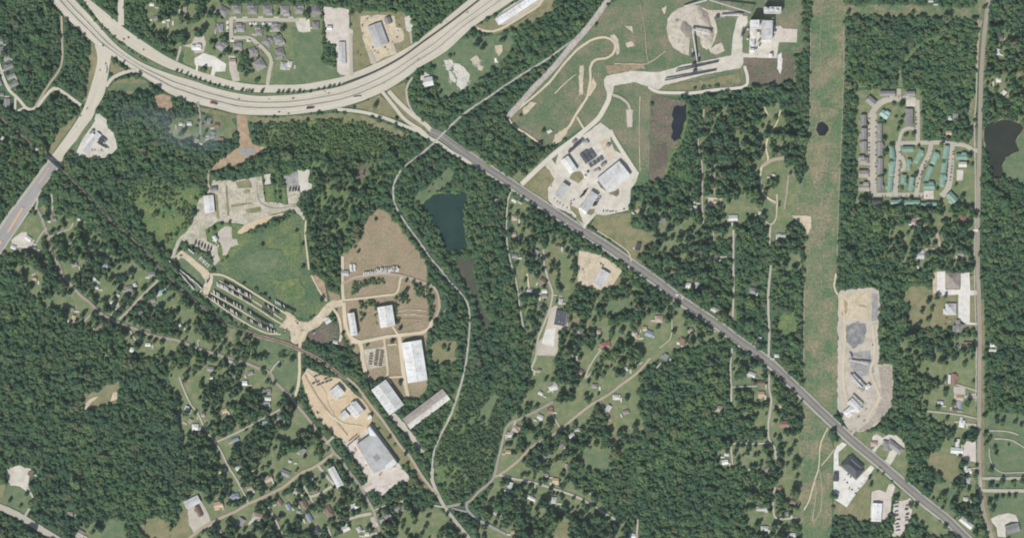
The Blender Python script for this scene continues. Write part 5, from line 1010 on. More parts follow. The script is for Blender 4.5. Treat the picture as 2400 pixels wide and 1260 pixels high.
stacks('dark lumber stack by top drive of timber plant', 'lumber stacks by the top drive', 1357, 333, 3, 2, 9, 3.5, 40, 1, .1)
stacks('grey beam bundle on the pale pallet yard', 'beam bundles on the pallet yard', 888, 838, 2, 8, 11, 5, -8, 2, .12)
stacks('brown beam bundle at left of the pallet yard', 'beam bundles at left of pallet yard', 869, 840, 1, 5, 9, 6, -4, 2, .1)
stacks('scrap bundle north of the sawdust yard', 'scrap bundles at sawdust yard', 752, 888, 5, 4, 10, 7, 20, 1, .35)
stacks('timber bundle in front of sawmill hall', 'timber bundles at sawmill', 828, 1032, 4, 3, 9, 6, 40, 2, .3)
# rubble blocks on the meadow south of the highway
rm_ = MB(); rr = random.Random(5)
for _ in range(420):
    cx, cy, ax, ay = rr.choice(((1052, 153, 8, 11), (1078, 178, 13, 20), (1060, 182, 8, 12), (1092, 192, 8, 12), (1118, 148, 8, 9)))
    x, y = rr.gauss(cx, ax * .6), rr.gauss(cy, ay * .6); s = rr.uniform(.4, 1.5); p = P(x, y, .2); rm_.box(p[0] - s, p[0] + s, p[1] - s * .7, p[1] + s * .7, .2, .2 + s, 0, s * .25, s * .2)
tag(obj('rubble', rm_.mesh('rubble', [M['rubble']])), 'pale broken concrete rubble scattered on meadow south of highway', 'rubble', kind='stuff')
# retaining wall along the frontage road, railway bridge, road bridges
def wallrun(name, line, h, th, mat, label, cat, z0=0.0):
    l = smooth(ext_line(line), 8); V = []; Fc = []; n = len(l)
    for i in range(n):
        a, b = l[max(i - 1, 0)], l[min(i + 1, n - 1)]; dx, dy = b[0] - a[0], b[1] - a[1]; q = math.hypot(dx, dy); nx, ny = -dy / q * th / 2, dx / q * th / 2
        for s in (-1, 1):
            for z in (z0, h): V.append(P(l[i][0] + s * nx, l[i][1] + s * ny, z))
    for i in range(n - 1):
        a, b = 4 * i, 4 * i + 4
        Fc += [(a, b, b + 1, a + 1), (a + 2, a + 3, b + 3, b + 2), (a + 1, b + 1, b + 3, a + 3)]
    o = obj(name, mesh(name, V, Fc, M[mat])); tag(o, label, cat); return o
wallrun('retaining_wall', pts('800,200 876,170.5 940,136 990,100 1054,54 1124,0'), 6.0, 0.8, 'darksteel', 'long dark wall between highway and frontage road', 'wall')
def bridge(a, b, w, h, label, name='railway_bridge', mat='darksteel'):
    A, B = Vector(P(*a)), Vector(P(*b)); d = B - A; L = d.length; rt = empty(name, A, math.atan2(d.y, d.x)); tag(rt, label, 'bridge')
    m = MB(); m.box(0, L, -w / 2, w / 2, h - 1, h); obj('deck', m.mesh('deck', [M[mat]]), rt)
    for s in (-1, 1): m = MB(); m.box(0, L, s * w / 2 - .3, s * w / 2 + .3, h + .02, h + 1.4); obj('girder', m.mesh('girder', [M['darksteel']]), rt)
    for t in (0.02, .5, .98): m = MB(); m.box(L * t - .6, L * t + .6, -w / 2 + .3, w / 2 - .3, 0, h - 1.02); obj('pier', m.mesh('pier', [M['wall']]), rt)
    for s in (-.72, .72): m = MB(); m.box(0, L, s - .08, s + .08, h + .02, h + .2); obj('rail', m.mesh('rail', [M['rail']]), rt)
bridge((104, 361), (148, 401), 4.2, 7, 'dark narrow railway bridge over the left road')

for i, (x, y, r_, h_) in enumerate(((1752, 70, 2.4, 14), (1752, 92, 2.2, 11), (1777, 100, 2.6, 12), (1778, 110, 2.2, 10), (1757, 111, 2, 9), (1771, 117, 1.8, 8))):
    tank(x, y, r_, h_, 'steel' if i % 2 else 'roof_lg', 'steel process tank below the chip plant tower, %s from the top' % ORD[sorted((70, 92, 100, 110, 111, 117)).index(y)])
tank(1376, 406, 3, 7, 'roof_lg', 'upper round tank in middle of timber plant yard'); tank(1371, 414, 2.6, 6, 'roof_w', 'lower round tank in middle of timber plant yard'); tank(1425, 341, 5, 5, 'roof_g', 'squat grey tank right of the lumber stacks')
ZV = 1.9      # top of the road and yard sheets
# ------------------------------------------------------------------ vehicles
def car_mesh(paint_):
    m = MB(); m.box(-2.3, 2.3, -.92, .92, .35, .95, 0, .08, .04); m.box(-1.5, 1.1, -.85, .85, .955, 1.45, 1, .45, .12); m.box(-1.0, .62, -.7, .7, 1.455, 1.5, 0, .05, .05)
    for u in (-1.4, 1.4):
        for s in (-1, 1): m.cyl((u, .34), .34, s * .95 - .11, s * .95 + .11, 2, 8, axis='y')
    return m.mesh('car', [M['paint_' + paint_], M['glass'], M['tyre']])
def trailer_mesh(mat, L, Wd, h):
    m = MB(); m.box(-L / 2, L / 2, -Wd / 2, Wd / 2, .9, h, 0, .06, .06); m.box(L / 2 + .02, L / 2 + 1.4, -.2, .2, .6, .8, 1)
    for u in (-L * .28, -L * .28 + 1.1):
        for s in (-1, 1): m.cyl((u, .45), .45, s * (Wd / 2 - .2) - .15, s * (Wd / 2 - .2) + .15, 1, 8, axis='y')
    return m.mesh('trailer', [M[mat], M['tyre']])
CARS = {k: car_mesh(k) for k in ('white', 'black', 'silver', 'red', 'blue', 'grey')}
TRL_ = None
TRL = {'white': trailer_mesh('roof_w', 9, 2.5, 3.6), 'dark': trailer_mesh('paint_green', 7.5, 2.0, 3.2), 'grey': trailer_mesh('roof_lg', 8, 2.4, 3.2), 'black': trailer_mesh('paint_black', 10, 2.5, 3.4)}
COLN = {'white': 'white', 'black': 'black', 'silver': 'silver', 'red': 'red', 'blue': 'blue', 'grey': 'dark grey'}
VEH = {}
def car(x, y, ang, col, where, z=1.7):
    VEH.setdefault((where, col), []).append((x, y, ang, z))
def cars(where, spec, ang, z=1.7):
    for q in spec.split():
        a = q.split(','); car(float(a[0]), float(a[1]), float(a[2]) if len(a) > 3 else ang, a[-1], where, z)
cars('on the main highway', '237,71,-47,white 241,108,-45,black 687,231,2,black 630,234,0,white 654,263,0,black 676,267,0,grey 761,217,15,white 770,220,15,silver 1044,53,35,white 1095,30,38,grey 560,233,-8,silver 900,198,25,white 980,140,35,silver', 0, 1.25)
cars('on the frontage road', '301,89,-40,black 290,93,-42,red 336,118,-35,silver', 0, 1.25)
cars('waiting at the highway junction', '248,150,85,black 250,157,80,grey 251,163,85,black 250,170,80,grey 234,166,85,silver', 0, 1.25)
cars('on the left concrete road', '204,255,65,red 189,272,65,grey 178,300,60,white', 0, 1.25)
cars('on the grey main road', '2062,1095,-41,black 1330,524,-34,white 1620,716,-35,silver 1860,908,-44,grey', 0, 1.35)
cars('in the office car park', '1987,1111,-30,grey 1993,1117,-50,black 1985,1130,-40,black 1979,1124,40,silver 1990,1143,80,grey 1996,1147,0,grey 2012,1144,-40,silver 2005,1155,0,black 2020,1133,45,white 2027,1126,45,white', 0, .6)
cars('in the timber plant yard', '1414,494,90,black 1420,495,90,silver 1424,494,80,grey 1430,496,5,black 1436,495,5,grey 1443,496,5,silver 1462,490,0,black 1292,436,60,grey 1338,472,80,red 1338,478,0,black 1345,468,30,grey 1376,402,40,silver 1412,388,60,grey 1418,386,60,white', 0, .7)
cars('around the sawmill hall', '818,1058,60,silver 834,1078,60,black 838,1085,60,grey 848,1074,50,white 858,1090,30,silver 884,1106,40,white 890,1112,60,black 893,1108,60,red 925,1092,30,black 942,1099,20,silver 800,1044,0,white 790,1036,-20,black 798,1033,20,black 807,1037,0,white 832,1050,80,red 834,1055,80,red 905,1140,50,white 912,1135,30,white 920,1142,30,silver 898,1142,60,white', 0, .7)
cars('in the sawdust yard', '746,968,30,red 743,965,-60,black 752,983,0,black 726,950,60,grey 740,890,60,black 735,876,30,white 748,872,50,grey 765,876,30,white 771,885,20,silver', 0, .8)
cars('on the dirt junction', '693,753,-40,silver 697,757,-45,black 735,776,40,black 737,780,40,white 666,779,0,black 668,776,20,white 672,772,85,black 690,786,85,white 680,791,80,black 786,788,20,silver 775,806,0,white', 0, .9)
cars('in the workshop yard by the highway', '874,112,-60,black 878,120,60,grey 885,125,20,silver 902,112,0,black 908,118,20,silver 850,80,80,grey 852,90,60,white 849,60,80,black 935,60,20,grey 932,75,0,white 941,72,40,silver 930,88,20,grey 860,45,10,grey 870,40,20,silver 845,130,60,black 838,125,40,grey', 0, .6)
cars('in the lodge car park', '233,338,50,silver 238,352,60,black 222,352,60,grey 216,352,70,grey 241,356,60,white', 0, .6)
cars('in the small dirt yard', '1372,615,80,white 1380,617,30,white 1368,640,60,silver 1366,632,80,grey 1408,618,-20,black 1413,622,-40,grey 1364,655,60,white', 0, .7)
cars('at the church', '2246,648,0,black 2250,660,85,white 2240,644,0,black 2218,745,0,red 2226,752,10,white 2216,760,0,red', 0, .6)
cars('in the gravel yard', '2045,808,60,black 2030,958,40,grey 2035,935,30,white 2022,955,60,white 2012,975,40,black 2028,945,50,silver 2025,985,40,grey', 0, .7)
rr = random.Random(21)
for x0, y0, x1, y1, ang, n in ((2037, 276, 2036, 440, 5, 16), (2053, 280, 2052, 440, 5, 12), (2098, 350, 2092, 445, 5, 9), (2109, 355, 2104, 448, 5, 7), (2172, 372, 2145, 445, 20, 8), (2186, 350, 2160, 410, 20, 5), (2235, 350, 2226, 430, 5, 9), (2223, 360, 2217, 430, 5, 7), (2070, 228, 2140, 226, 85, 7), (2060, 460, 2180, 460, 88, 10), (2146, 260, 2147, 300, 5, 4)):
    for i in range(n):
        t = (i + rr.uniform(.15, .85)) / n; car(x0 + (x1 - x0) * t, y0 + (y1 - y0) * t, ang + rr.uniform(-4, 4), rr.choice(('white', 'silver', 'black', 'grey', 'red', 'blue', 'grey', 'silver')), 'in the apartment estate', .75)
for x, y in ((590, 54), (596, 54), (620, 54), (627, 54), (632, 54), (545, 92), (585, 94), (604, 106), (612, 118), (616, 124), (640, 146), (533, 60), (534, 72), (549, 50)):
    car(x, y, rr.uniform(-15, 15) + (90 if y == 54 else 0), rr.choice(('white', 'silver', 'black', 'grey', 'red')), 'in the subdivision north of the highway', .85)
for (where, col), lst in VEH.items():
    lst.sort()
    for i, (x, y, ang, z) in enumerate(lst):
        lb = f'{COLN[col]} car {where}' + (', ' + (ORD[i] if i < 30 else str(i + 1) + 'th') + ' from the left' if len(lst) > 1 else '')
        tag(obj('parked_car' if 'high' not in where and 'road' not in where else 'car', CARS[col], None, P(x, y, ZV), math.radians(ang)), lb, 'car', f'{COLN[col]} cars {where}' if len(lst) > 1 else None)
# articulated lorries
def semi(x, y, ang, cabc, boxm, label, z=1.25):
    rt = empty('articulated_lorry', P(x, y, ZV), math.radians(ang)); tag(rt, label, 'lorry')
    m = MB(); m.box(6.2, 9.6, -1.25, 1.25, .6, 3.0, 0, .3, .08); m.box(8.6, 9.65, -1.15, 1.15, 1.8, 2.7, 1, .02, .05); obj('cab', m.mesh('cab', [M['paint_' + cabc], M['glass']]), rt)
    m = MB(); m.box(-8, 5.8, -1.3, 1.3, 1.2, 4.0); obj('trailer_body', m.mesh('trailer_body', [M[boxm]]), rt)
    for u in (-6.8, -5.6, 5.0, 6.2, 8.8):
        for s in (-1, 1): m = MB(); m.cyl((u, .5), .5, s * 1.05 - .2, s * 1.05 + .2, 0, 8, axis='y'); obj('wheel', m.mesh('wheel', [M['tyre']]), rt)
semi(500, 243, -12, 'black', 'paint_red', 'dark red articulated lorry on the highway'); semi(726, 254, 5, 'black', 'paint_black', 'black articulated lorry on the highway'); semi(836, 229, 10, 'white', 'roof_w', 'white articulated lorry on the highway curve')
for i, (x, y) in enumerate(((243, 325), (238, 331), (235, 338), (246, 344))): semi(x, y, -35, 'white' if i % 2 else 'blue', 'roof_dg', f'dark lorry in the lodge car park, {ORD[i]} from the top', .7)
# trailers standing in rows
def row(label, group, a, b, n, ang, kinds, jit=.5, seed=1, z=.8, prob=1.0):
    r = random.Random(seed); k_ = 0
    for i in range(n):
        if r.random() > prob: continue
        k_ += 1
        t = i / max(n - 1, 1); x = a[0] + (b[0] - a[0]) * t + r.uniform(-jit, jit); y = a[1] + (b[1] - a[1]) * t + r.uniform(-jit, jit)
        tag(obj('parked_trailer', TRL[r.choice(kinds)], None, P(x, y, ZV), math.radians(ang + r.uniform(-4, 4))), label + ', ' + ORD[k_ - 1] + (' from the left' if abs(b[0] - a[0]) > 6 else ' from the top'), 'trailer', group)
D = ('dark', 'dark', 'dark', 'grey', 'white')
row('dark trailer in the upper left end of the first row', 'trailers in the first row upper end', (525, 661), (587, 694), 17, 100, D, seed=1)
row('dark trailer in the lower right end of the first row', 'trailers in the first row lower end', (621, 713), (653, 731), 9, 100, D, seed=2)
row('dark trailer in the upper left end of the second row', 'trailers in the second row upper end', (510, 665), (587, 706), 20, 100, D, seed=3)
row('dark trailer in the lower right end of the second row', 'trailers in the second row lower end', (616, 723), (638, 737), 6, 100, D, seed=4)
row('dark trailer in the upper left end of the third row', 'trailers in the third row upper end', (502, 684), (568, 721), 18, 100, D, seed=5)
row('dark trailer in the lower right end of the third row', 'trailers in the third row lower end', (580, 727), (638, 763), 16, 100, D, seed=6)
row('dark trailer in the upper left end of the fourth row', 'trailers in the fourth row upper end', (490, 694), (564, 740), 18, 100, D, seed=7)
row('dark trailer in the lower right end of the fourth row', 'trailers in the fourth row lower end', (580, 747), (644, 777), 17, 100, D, seed=8)
row('trailer along the meadow edge above the first row', 'trailers along the meadow edge', (647, 708), (690, 728), 10, 110, ('dark', 'grey', 'white'), seed=9)
row('white trailer in the long line beside the left woods', 'white trailers beside the left woods', (398, 612), (452, 674), 18, -46, ('white',), .6, 10)
row('pale trailer in the short line beside the western yard', 'pale trailers in the short line', (424, 633), (470, 672), 11, -44, ('white', 'grey'), .8, 11)
row('pale trailer beside the western yard track', 'pale trailers beside the yard track', (470, 604), (488, 622), 6, 50, ('white', 'grey'), 1.2, 12)
row('pale trailer near the hedge of western yard', 'pale trailers near the hedge', (441, 583), (452, 592), 3, -30, ('white',), .6, 13)
row('trailer at the upper corner of the trailer rows', 'trailers at the upper corner', (470, 682), (490, 652), 9, 60, ('white', 'grey', 'black'), 2.0, 14)
row('black trailer parked upright in the old concrete yard', 'black trailers in the old concrete yard', (459, 568), (494, 584), 6, 83, ('black',), .4, 15, .8)
row('white trailer in the arc along the dry field', 'white trailers along the dry field', (853, 642), (935, 632), 24, 75, ('white', 'white', 'grey'), 1.2, 16, .7)
row('white trailer behind the arc along the dry field', 'white trailers behind the arc', (878, 634), (930, 628), 12, 80, ('white', 'grey'), 1.2, 17, .7)
row('pale trailer in the trailer park lower right', 'trailers in the lower right trailer park', (2100, 1180), (2104, 1245), 8, 10, ('grey', 'white', 'dark'), 2, 18, .8)
row('trailer on the east side of the trailer park', 'trailers on the east side of trailer park', (2125, 1185), (2122, 1230), 6, 5, ('grey', 'dark'), 2, 19, .8)
row('dark trailer beside the grey gravel of western yard', 'dark trailers beside grey gravel', (679, 444), (700, 444), 4, 85, ('black',), .5, 20, .9)
row('grey container beside the timber plant gate', 'containers beside the timber plant gate', (1296, 470), (1325, 492), 5, 60, ('grey', 'white'), 1.5, 21)
row('dark trailer at the side of timber plant office', 'dark trailers beside timber plant office', (1362, 462), (1374, 445), 6, 30, ('black', 'dark'), 1.0, 22)
row('trailer on the right side of timber plant office', 'trailers right of timber plant office', (1392, 480), (1404, 462), 6, 20, ('black', 'grey'), 1.5, 23)
row('pale trailer in the broken pavement corner', 'pale trailers in the broken pavement corner', (500, 556), (512, 575), 5, 60, ('white', 'grey'), 2.0, 24)
# pylons along the corridor
def pylon(x, y, i):
    rt = empty('power_pole', P(x, y, 0)); tag(rt, f'wooden power pole frame in utility corridor, {ORD[i]} from the top', 'power pole', 'power poles in the utility corridor')
    for s in (-3, 3): m = MB(); m.cyl((s, 0), .35, 0, 18, k=8, r1=.22); obj('pole', m.mesh('pole', [M['trunk']]), rt)
    m = MB(); m.box(-6, 6, -.2, .2, 16, 16.4); obj('crossarm', m.mesh('crossarm', [M['trunk']]), rt)
for i, y in enumerate((15, 150, 250, 420, 560, 700, 840, 1100, 1230)): pylon(1930, y, i)

# ------------------------------------------------------------------ trees
def crown_mesh(name, kind, seed, nleaf, mat):
    r = np.random.default_rng(seed); cl = []
    if kind == 'broad':
        k = r.integers(8, 13)
        for _ in range(k):
            a = r.uniform(0, 2 * np.pi); q = r.uniform(.15, .68); cl.append((q * np.cos(a), q * np.sin(a), r.uniform(.30, 1.0) - .25 * q, r.uniform(.30, .46)))
    else:
        k = r.integers(9, 13)
        for i in range(k):
            t = i / (k - 1); a = r.uniform(0, 2 * np.pi); q = (1 - t) * r.uniform(.25, .62); cl.append((q * np.cos(a), q * np.sin(a), .25 + 1.15 * t, .38 - .22 * t))
    V = []; Fc = []
    for i in range(nleaf):
        cx, cy, cz, cr = cl[int(r.integers(len(cl)))]
        d = r.normal(size=3); d /= np.linalg.norm(d); d[2] = abs(d[2]) * .9 + d[2] * .1; rad = cr * r.uniform(.7, 1.08)
        c = np.array([cx, cy, cz]) + d * rad * np.array([1, 1, .75])
        nrm = d * .8 + np.array([0, 0, .6]) + r.normal(size=3) * .3; nrm /= np.linalg.norm(nrm); u = np.cross(nrm, [.3, .2, 1]); u /= np.linalg.norm(u); w = np.cross(nrm, u)
        a = r.uniform(0, 6.28); u, w = u * np.cos(a) + w * np.sin(a), w * np.cos(a) - u * np.sin(a); s = r.uniform(.13, .23)
        n = len(V)
        for e, g in ((-1, -.7), (1, -.6), (.8, .8), (-.7, .9)): V.append(tuple(c + u * s * e * r.uniform(.7, 1.2) + w * s * g * r.uniform(.7, 1.2)))
        Fc.append((n, n + 1, n + 2, n + 3))
    return mesh(name, V, Fc, M[mat])
def trunk_mesh():
    m = MB(); m.cyl((0, 0), .075, 0, .55, k=7, r1=.05)
    for a in (0.4, 2.3, 4.4):
        dx, dy = math.cos(a), math.sin(a); n = len(m.v)
        m.v += [(-dy * .03, dx * .03, .42), (dy * .03, -dx * .03, .42), (dx * .03, dy * .03, .36), (dx * .45, dy * .45, .85)]; m.f += [(n, n + 1, n + 3), (n + 1, n + 2, n + 3), (n + 2, n, n + 3)]; m.m += [0] * 3
    return m.mesh('trunk', [M['trunk']])
CROWN = [crown_mesh('crown', 'broad', 100 + i, 230, 'leaf') for i in range(6)]
PINE = [crown_mesh('crown', 'pine', 200 + i, 190, 'needle') for i in range(3)]
OLIVE = [crown_mesh('crown', 'broad', 500 + i, 190, 'olive') for i in range(2)]
SCRUB = [crown_mesh('crown', 'broad', 300 + i, 120, 'scrub') for i in range(3)]
DARKB = [crown_mesh('crown', 'broad', 400 + i, 230, 'needle') for i in range(3)]
TRUNK = trunk_mesh()
SINGLE = []
def trees(label, T, s, rad=5.2, hedge=False, kind=None):
    for p in (tp(T[0], T[1], s) if T else pts(s)): SINGLE.append((label, p[0], p[1], rad * random.uniform(.8, 1.25), kind))
trees('round tree in the row along the highway median', (400, 0), '55,660 100,668 140,695 185,713 225,728 270,740 315,755 360,775 405,790 445,797 500,808 525,815 565,825 655,840 690,845 720,843 750,845 845,850 990,856 1035,855 1080,853 1130,856 1180,852 1225,853 1290,848 1360,832 1410,825 1460,808 1505,797 1550,787', 4.0, kind='d')
trees('lone tree in the tan dry field', (800, 310), '318,805 125,1060 155,1100', 4.2)
trees('tree on the marsh edge above the teal pond', (800, 310), '915,540 1050,500 1110,470', 5.5)
trees('single tree around the large green meadow', (400, 310), '845,1040 1160,915 1285,1080 1385,1180 1440,1170 1225,1240 1210,1040', 4.6)
trees('tree standing between the works warehouses', (800, 620), '600,150 665,160 720,190 795,190 600,240 560,290 600,310 470,710 105,760 985,785 190,390 270,370 210,470 240,740 15,640 545,1090 515,530 865,520 980,490 820,510 820,400 840,300 820,250 690,200 320,390 540,590', 4.8, kind='d')
trees('tree on the grass left of the church', (2000, 620), '630,430 615,545 685,345 690,505 765,300 435,325 310,265 370,290 415,210 500,370 480,500 505,430', 6.2, kind='d')
trees('tree near the red-roofed house at lower right', (2000, 620), '765,1060 690,1060 1020,920 820,1090 1060,750 1090,860 870,850', 6)
trees('tree among the cottages in lower centre', (1200, 620), '855,270 860,310 890,480 965,490 1020,475 985,230 1085,220 1325,230 535,505 1010,610 910,620 825,900 865,960 1240,960 1345,580 1495,615 1065,670 685,1200 700,1080 635,1040 315,1060 420,1240 740,630 1060,1230', 6.4, kind='d')
trees('tree beside the lanes at bottom centre', (1200, 940), '780,50 220,430 105,550 170,590 445,280 220,330 110,420 380,360 270,540 160,800 260,760 350,810 565,890 650,940 750,960 705,650 790,660 880,650 930,650 660,800 740,830 975,1000 720,970 550,580', 6, kind='d')
trees('tree in the clearings left of utility corridor', (1600, 940), '510,540 665,410 690,490 810,490 910,580 960,585 1020,610 980,475 1050,690 1025,180 1070,215 1010,270 890,330 935,410 1025,400 720,560 620,600 660,600 905,1010 860,850 895,910 900,1130 820,910 1055,980', 5.6, kind='d')
trees('tree on the pasture at the lower right', (2000, 940), '1210,130 1310,160 1320,200 1490,190 1545,220 1210,310 1250,340 1215,390 1300,430 1310,480 1265,770 1365,740 1470,745 1550,735 1250,930 1310,900 1370,880 1430,870 1485,870', 6, kind='d')
trees('tree along the lower right roads', (2000, 940), '770,920 820,980 370,50 380,210 260,180 310,120 160,770 575,960 520,960 315,1080 660,1190 860,160 985,680 970,760 965,840 1060,810 1090,890 845,1150 925,1245', 5.6, kind='d')
trees('tree in the courts of the apartment estate', (2000, 0), '365,965 460,950 390,1080 455,1080 430,1140 410,1200 245,1105 285,1135 490,1240 555,1240', 5)
trees('tree in the courts of the apartment estate', (2000, 310), '480,35 550,25 280,65 285,220 285,380 260,400 445,510 945,490 770,530 140,575 345,120 355,265 600,130 810,120 835,270', 5.2)
trees('tree near the olive pond at far right', (2000, 310), '1380,420 1455,475 1040,35 1075,50 660,40 865,60', 5.5)
trees('tree in the gardens below the apartment estate', (2000, 310), '830,905 735,915 925,860 1005,850 1070,855 770,1105 435,960 500,940', 6, kind='d')
trees('tree on the lower left lawns', (0, 940), '340,810 405,815 250,850 190,970 90,910 35,1060 135,1110 800,1150 915,1125 700,1195 620,1220 855,1210 935,1185 1215,1170', 5.6, kind='d')
trees('tree around the sawmill streets', (800, 940), '905,575 1045,545 805,620 590,480 750,875 840,875 675,920 780,970 825,975 675,1110 775,1150 560,1160 600,1210 1110,960 1250,1120 1345,690 180,640 90,740 140,800 870,280 690,1020 800,1060 495,1240 340,1245 970,1040', 5.6, kind='d')
trees('tree beside the lane below the vehicle rows', (400, 620), '440,690 490,720 400,690 790,750 735,670 850,970 880,850 140,835 280,820 415,830 605,890 330,600 150,610 1390,320 1490,210 1215,20 950,1100', 5.8, kind='d')
trees('tree on the plant fields at top centre', (1200, 0), '885,45 265,180 365,540 75,1070 770,235 290,1210', 4.5)
trees('tree in the clearings left of the corridor pond', (1600, 310), '790,470 835,525 880,640 1005,650 1110,415 1035,345 965,290 835,290 915,250 890,820 895,410 785,350 750,690 680,690', 5.8, kind='d')
trees('tree on the lawns north of the highway', (400, 0), '80,60 50,180 320,105 1105,230 1345,310 1235,635 1270,640 1330,570 815,215 1085,420 1095,465 1070,280 1415,540 900,160 1290,535 1345,610', 4.6)
trees('tree beside the top left frontage road', (0, 0), '1480,390 1490,340 1400,340 1055,30', 6)
trees('tree beside the timber plant and main road', (1200, 310), '870,945 965,1025 565,755 650,810 400,410 500,390 840,205', 3.8)
SINGLE = SINGLE[:300]; CNT = {}
for q in SINGLE: CNT.setdefault(q[0], []).append((q[1], q[2]))
for v in CNT.values(): v.sort()
for i, (lb, x, y, rd, kd) in enumerate(SINGLE):
    r = random.Random(i * 7 + 3)
    rt = empty('tree', P(x, y, 0), r.uniform(0, 6.28)); tag(rt, lb + ', ' + ORD[min(CNT[lb].index((x, y)), 29)] + ' from the left', 'tree', lb.replace('round tree', 'trees').replace('lone tree', 'trees').replace('single tree', 'trees').replace('tree', 'trees', 1) if not lb.startswith('round') else 'trees along the highway median')
    hz = rd * r.uniform(1.5, 2.0); src = DARKB if kd == 'd' and r.random() < .75 else CROWN
    o = obj('trunk', TRUNK, rt); o.scale = (rd, rd, hz)
    o = obj('crown', r.choice(src), rt); o.scale = (rd, rd, hz)
    paint(KEEP, rect(x, y, rd * 1.3, rd * 1.3, 0), True)
# woods: planted by the map, one mass
def scatter_points(step, seed):
    r = np.random.default_rng(seed); nx, ny = int((MW - 60) / step), int((MH - 60) / step); out = []
    gx, gy = np.meshgrid(np.arange(nx), np.arange(ny)); hx = (gy % 2) * .5
    x = MX0 + 30 + (gx + hx + r.uniform(-.42, .42, gx.shape)) * step; y = MY0 + 30 + (gy + r.uniform(-.42, .42, gx.shape)) * step
    return x.ravel(), y.ravel(), r
def lookup(a, x, y): return a[np.clip((y - MY0).astype(int), 0, MH - 1), np.clip((x - MX0).astype(int), 0, MW - 1)]
def grow(step, seed, cond):
    x, y, r = scatter_points(step, seed); d = lookup(DENS, x, y); s = lookup(SIZE, x, y)
    f = np.array([noise.noise(Vector((u * .018, v * .018, 3.3))) + .6 * noise.noise(Vector((u * .05, v * .05, 8.1))) for u, v in zip(x, y)])
    wood = d >= .95; d = np.where(~wood, np.clip(d + f * 1.1 * (d > .1), 0, .97), np.where(f > .42, .62, d))
    ok = cond(d, s) & (r.uniform(size=x.shape) < d) & ~lookup(KEEP, x, y); x, y, d, s = x[ok], y[ok], d[ok], s[ok]
    rad = s * np.clip(r.normal(6.1, 1.8, x.shape), 3.0, 11) * np.where(r.uniform(size=x.shape) < .10, r.uniform(1.25, 1.7, x.shape), 1.0); global LOOSE; LOOSE = (~wood)[ok]
    for ax, ay in ((1, 0), (-1, 0), (0, 1), (0, -1)):       # smaller where it stands at the edge of a clearing
        rad = np.where(lookup(KEEP, x + ax * rad * .45, y + ay * rad * .45), rad * .8, rad)
    return x, y, rad, r
def gn_scatter(name, protos, label, cat, seed, x, y, rad, r, zr=(.85, 1.4)):
    n = len(x); me = bpy.data.meshes.new(name); v = np.c_[x - 1200, 630 - y, np.full(n, -.1)].astype(np.float32)
    me.vertices.add(n); me.vertices.foreach_set('co', v.ravel())
    a = me.attributes.new('scl', 'FLOAT_VECTOR', 'POINT'); a.data.foreach_set('vector', np.c_[rad, rad, rad * r.uniform(zr[0], zr[1], n)].astype(np.float32).ravel())
    a = me.attributes.new('yaw', 'FLOAT_VECTOR', 'POINT'); a.data.foreach_set('vector', np.c_[np.zeros(n), np.zeros(n), r.uniform(0, 6.28, n)].astype(np.float32).ravel())
    a = me.attributes.new('pick', 'INT', 'POINT'); a.data.foreach_set('value', r.integers(0, len(protos), n).astype(np.int32))
    coll = bpy.data.collections.new(name + '_kinds')
    for i, pm in enumerate(protos): coll.objects.link(bpy.data.objects.new(f'{name}_kind_{i:02d}', pm))
    o = obj(name, me); tag(o, label, cat, kind='stuff')
    ng = bpy.data.node_groups.new(name + '_planting', 'GeometryNodeTree')
    ng.interface.new_socket('Geometry', in_out='INPUT', socket_type='NodeSocketGeometry'); ng.interface.new_socket('Geometry', in_out='OUTPUT', socket_type='NodeSocketGeometry')
    N = ng.nodes; gi = N.new('NodeGroupInput'); go = N.new('NodeGroupOutput'); ip = N.new('GeometryNodeInstanceOnPoints'); ci = N.new('GeometryNodeCollectionInfo')
    ci.inputs['Collection'].default_value = coll; ci.inputs['Separate Children'].default_value = True; ci.inputs['Reset Children'].default_value = True
    def attr(nm, dt):
        q = N.new('GeometryNodeInputNamedAttribute'); q.data_type = dt; q.inputs[0].default_value = nm; return q.outputs[0]
    ip.inputs['Pick Instance'].default_value = True
    er = N.new('FunctionNodeEulerToRotation')
    L = ng.links; L.new(gi.outputs[0], ip.inputs['Points']); L.new(ci.outputs[0], ip.inputs['Instance']); L.new(attr('pick', 'INT'), ip.inputs['Instance Index'])
    L.new(attr('yaw', 'FLOAT_VECTOR'), er.inputs[0]); L.new(er.outputs[0], ip.inputs['Rotation']); L.new(attr('scl', 'FLOAT_VECTOR'), ip.inputs['Scale']); L.new(ip.outputs[0], go.inputs[0])
    mod = o.modifiers.new('planting', 'NODES'); mod.node_group = ng; return n
x, y, rad, r = grow(7.2, 5, lambda d, s: s > .7); K = LOOSE
n1 = gn_scatter('woods', CROWN + DARKB[:2] + PINE[:1] + OLIVE[:1], 'dense green mixed woods filling the land between clearings', 'woods', 5, x[~K], y[~K], rad[~K], r)
n1 += gn_scatter('loose_trees', DARKB + CROWN[:3] + OLIVE[1:], 'loose dark green trees scattered among houses and lanes', 'trees', 7, x[K], y[K], rad[K], r, (1.4, 2.1))
x, y, rad, r = grow(5.0, 6, lambda d, s: s <= .7)
n2 = gn_scatter('scrub', SCRUB + CROWN[:1] + OLIVE[:1], 'light green scrub and young trees on rough ground', 'scrub', 6, x, y, rad, r, (.9, 1.5))
print('trees', n1, 'scrub', n2, 'single', len(SINGLE), 'objects', len(bpy.data.objects))

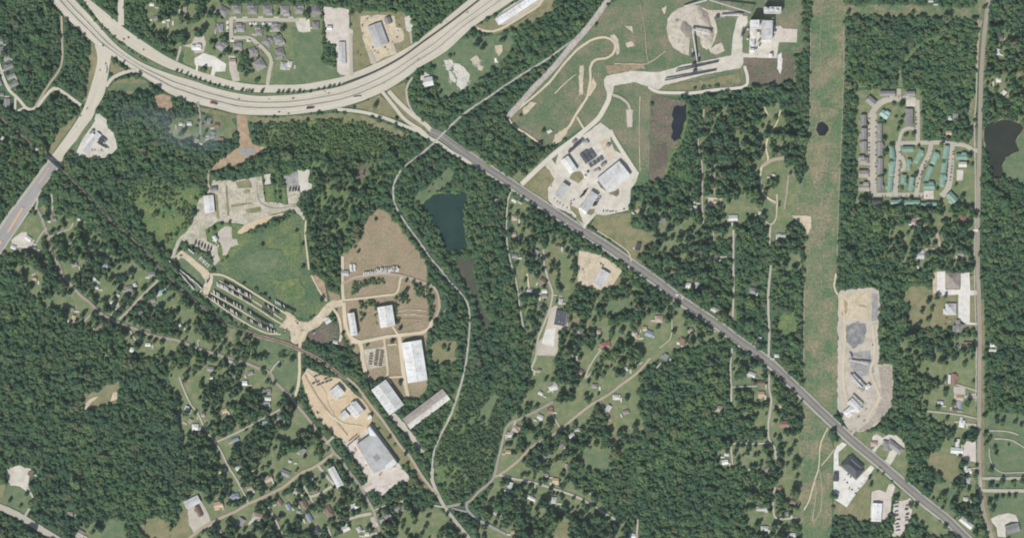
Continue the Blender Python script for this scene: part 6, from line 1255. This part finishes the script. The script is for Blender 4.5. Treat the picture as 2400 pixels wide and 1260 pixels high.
# ------------------------------------------------------------------ thin summer haze between the survey aircraft and the ground
hm = bpy.data.materials.new('haze'); hm.use_nodes = True; hn = hm.node_tree; hn.nodes.clear()
ho = hn.nodes.new('ShaderNodeOutputMaterial'); hv = hn.nodes.new('ShaderNodeVolumePrincipled')
hv.inputs['Density'].default_value = 0.8e-5; hv.inputs['Color'].default_value = (0.80, 0.90, 1.0, 1); hv.inputs['Anisotropy'].default_value = 0.0
hn.links.new(hv.outputs[0], ho.inputs['Volume'])
m = MB(); m.box(-9600, 9600, -9600, 9600, -1.5, 6030); tag(obj('haze', m.mesh('haze', [hm])), 'thin pale haze in the air over the land', kind='stuff')

# smoke drifting west from the burning heap in the clay clearing
sm = bpy.data.materials.new('smoke'); sm.use_nodes = True; sn = sm.node_tree; sn.nodes.clear()
so = sn.nodes.new('ShaderNodeOutputMaterial'); sv = sn.nodes.new('ShaderNodeVolumePrincipled'); sv.inputs['Color'].default_value = (0.72, 0.84, 1.0, 1)
stc = sn.nodes.new('ShaderNodeTexCoord').outputs['Object']; snz = noise_of(sn, stc, 0.018, 3, 0.6)
ln = nd(sn, 'ShaderNodeVectorMath', operation='LENGTH'); dv = nd(sn, 'ShaderNodeVectorMath', operation='DIVIDE'); dv.inputs[1].default_value = (175, 55, 28)
sn.links.new(stc, dv.inputs[0]); sn.links.new(dv.outputs[0], ln.inputs[0])
fall = mathn(sn, 'MAXIMUM', mathn(sn, 'SUBTRACT', 1.0, ln.outputs['Value']), 0.0)
nz = mathn(sn, 'MAXIMUM', mathn(sn, 'SUBTRACT', snz, 0.40), 0.0)
sn.links.new(mathn(sn, 'MULTIPLY', mathn(sn, 'MULTIPLY', fall, nz), 0.045), sv.inputs['Density']); sn.links.new(sv.outputs[0], so.inputs['Volume'])
m = MB(); m.box(-176, 176, -56, 56, -26, 28); o = obj('smoke', m.mesh('smoke', [sm]), None, P(420, 305, 44), math.radians(-14)); tag(o, 'thin bluish smoke drifting over woods below the highway', kind='stuff')
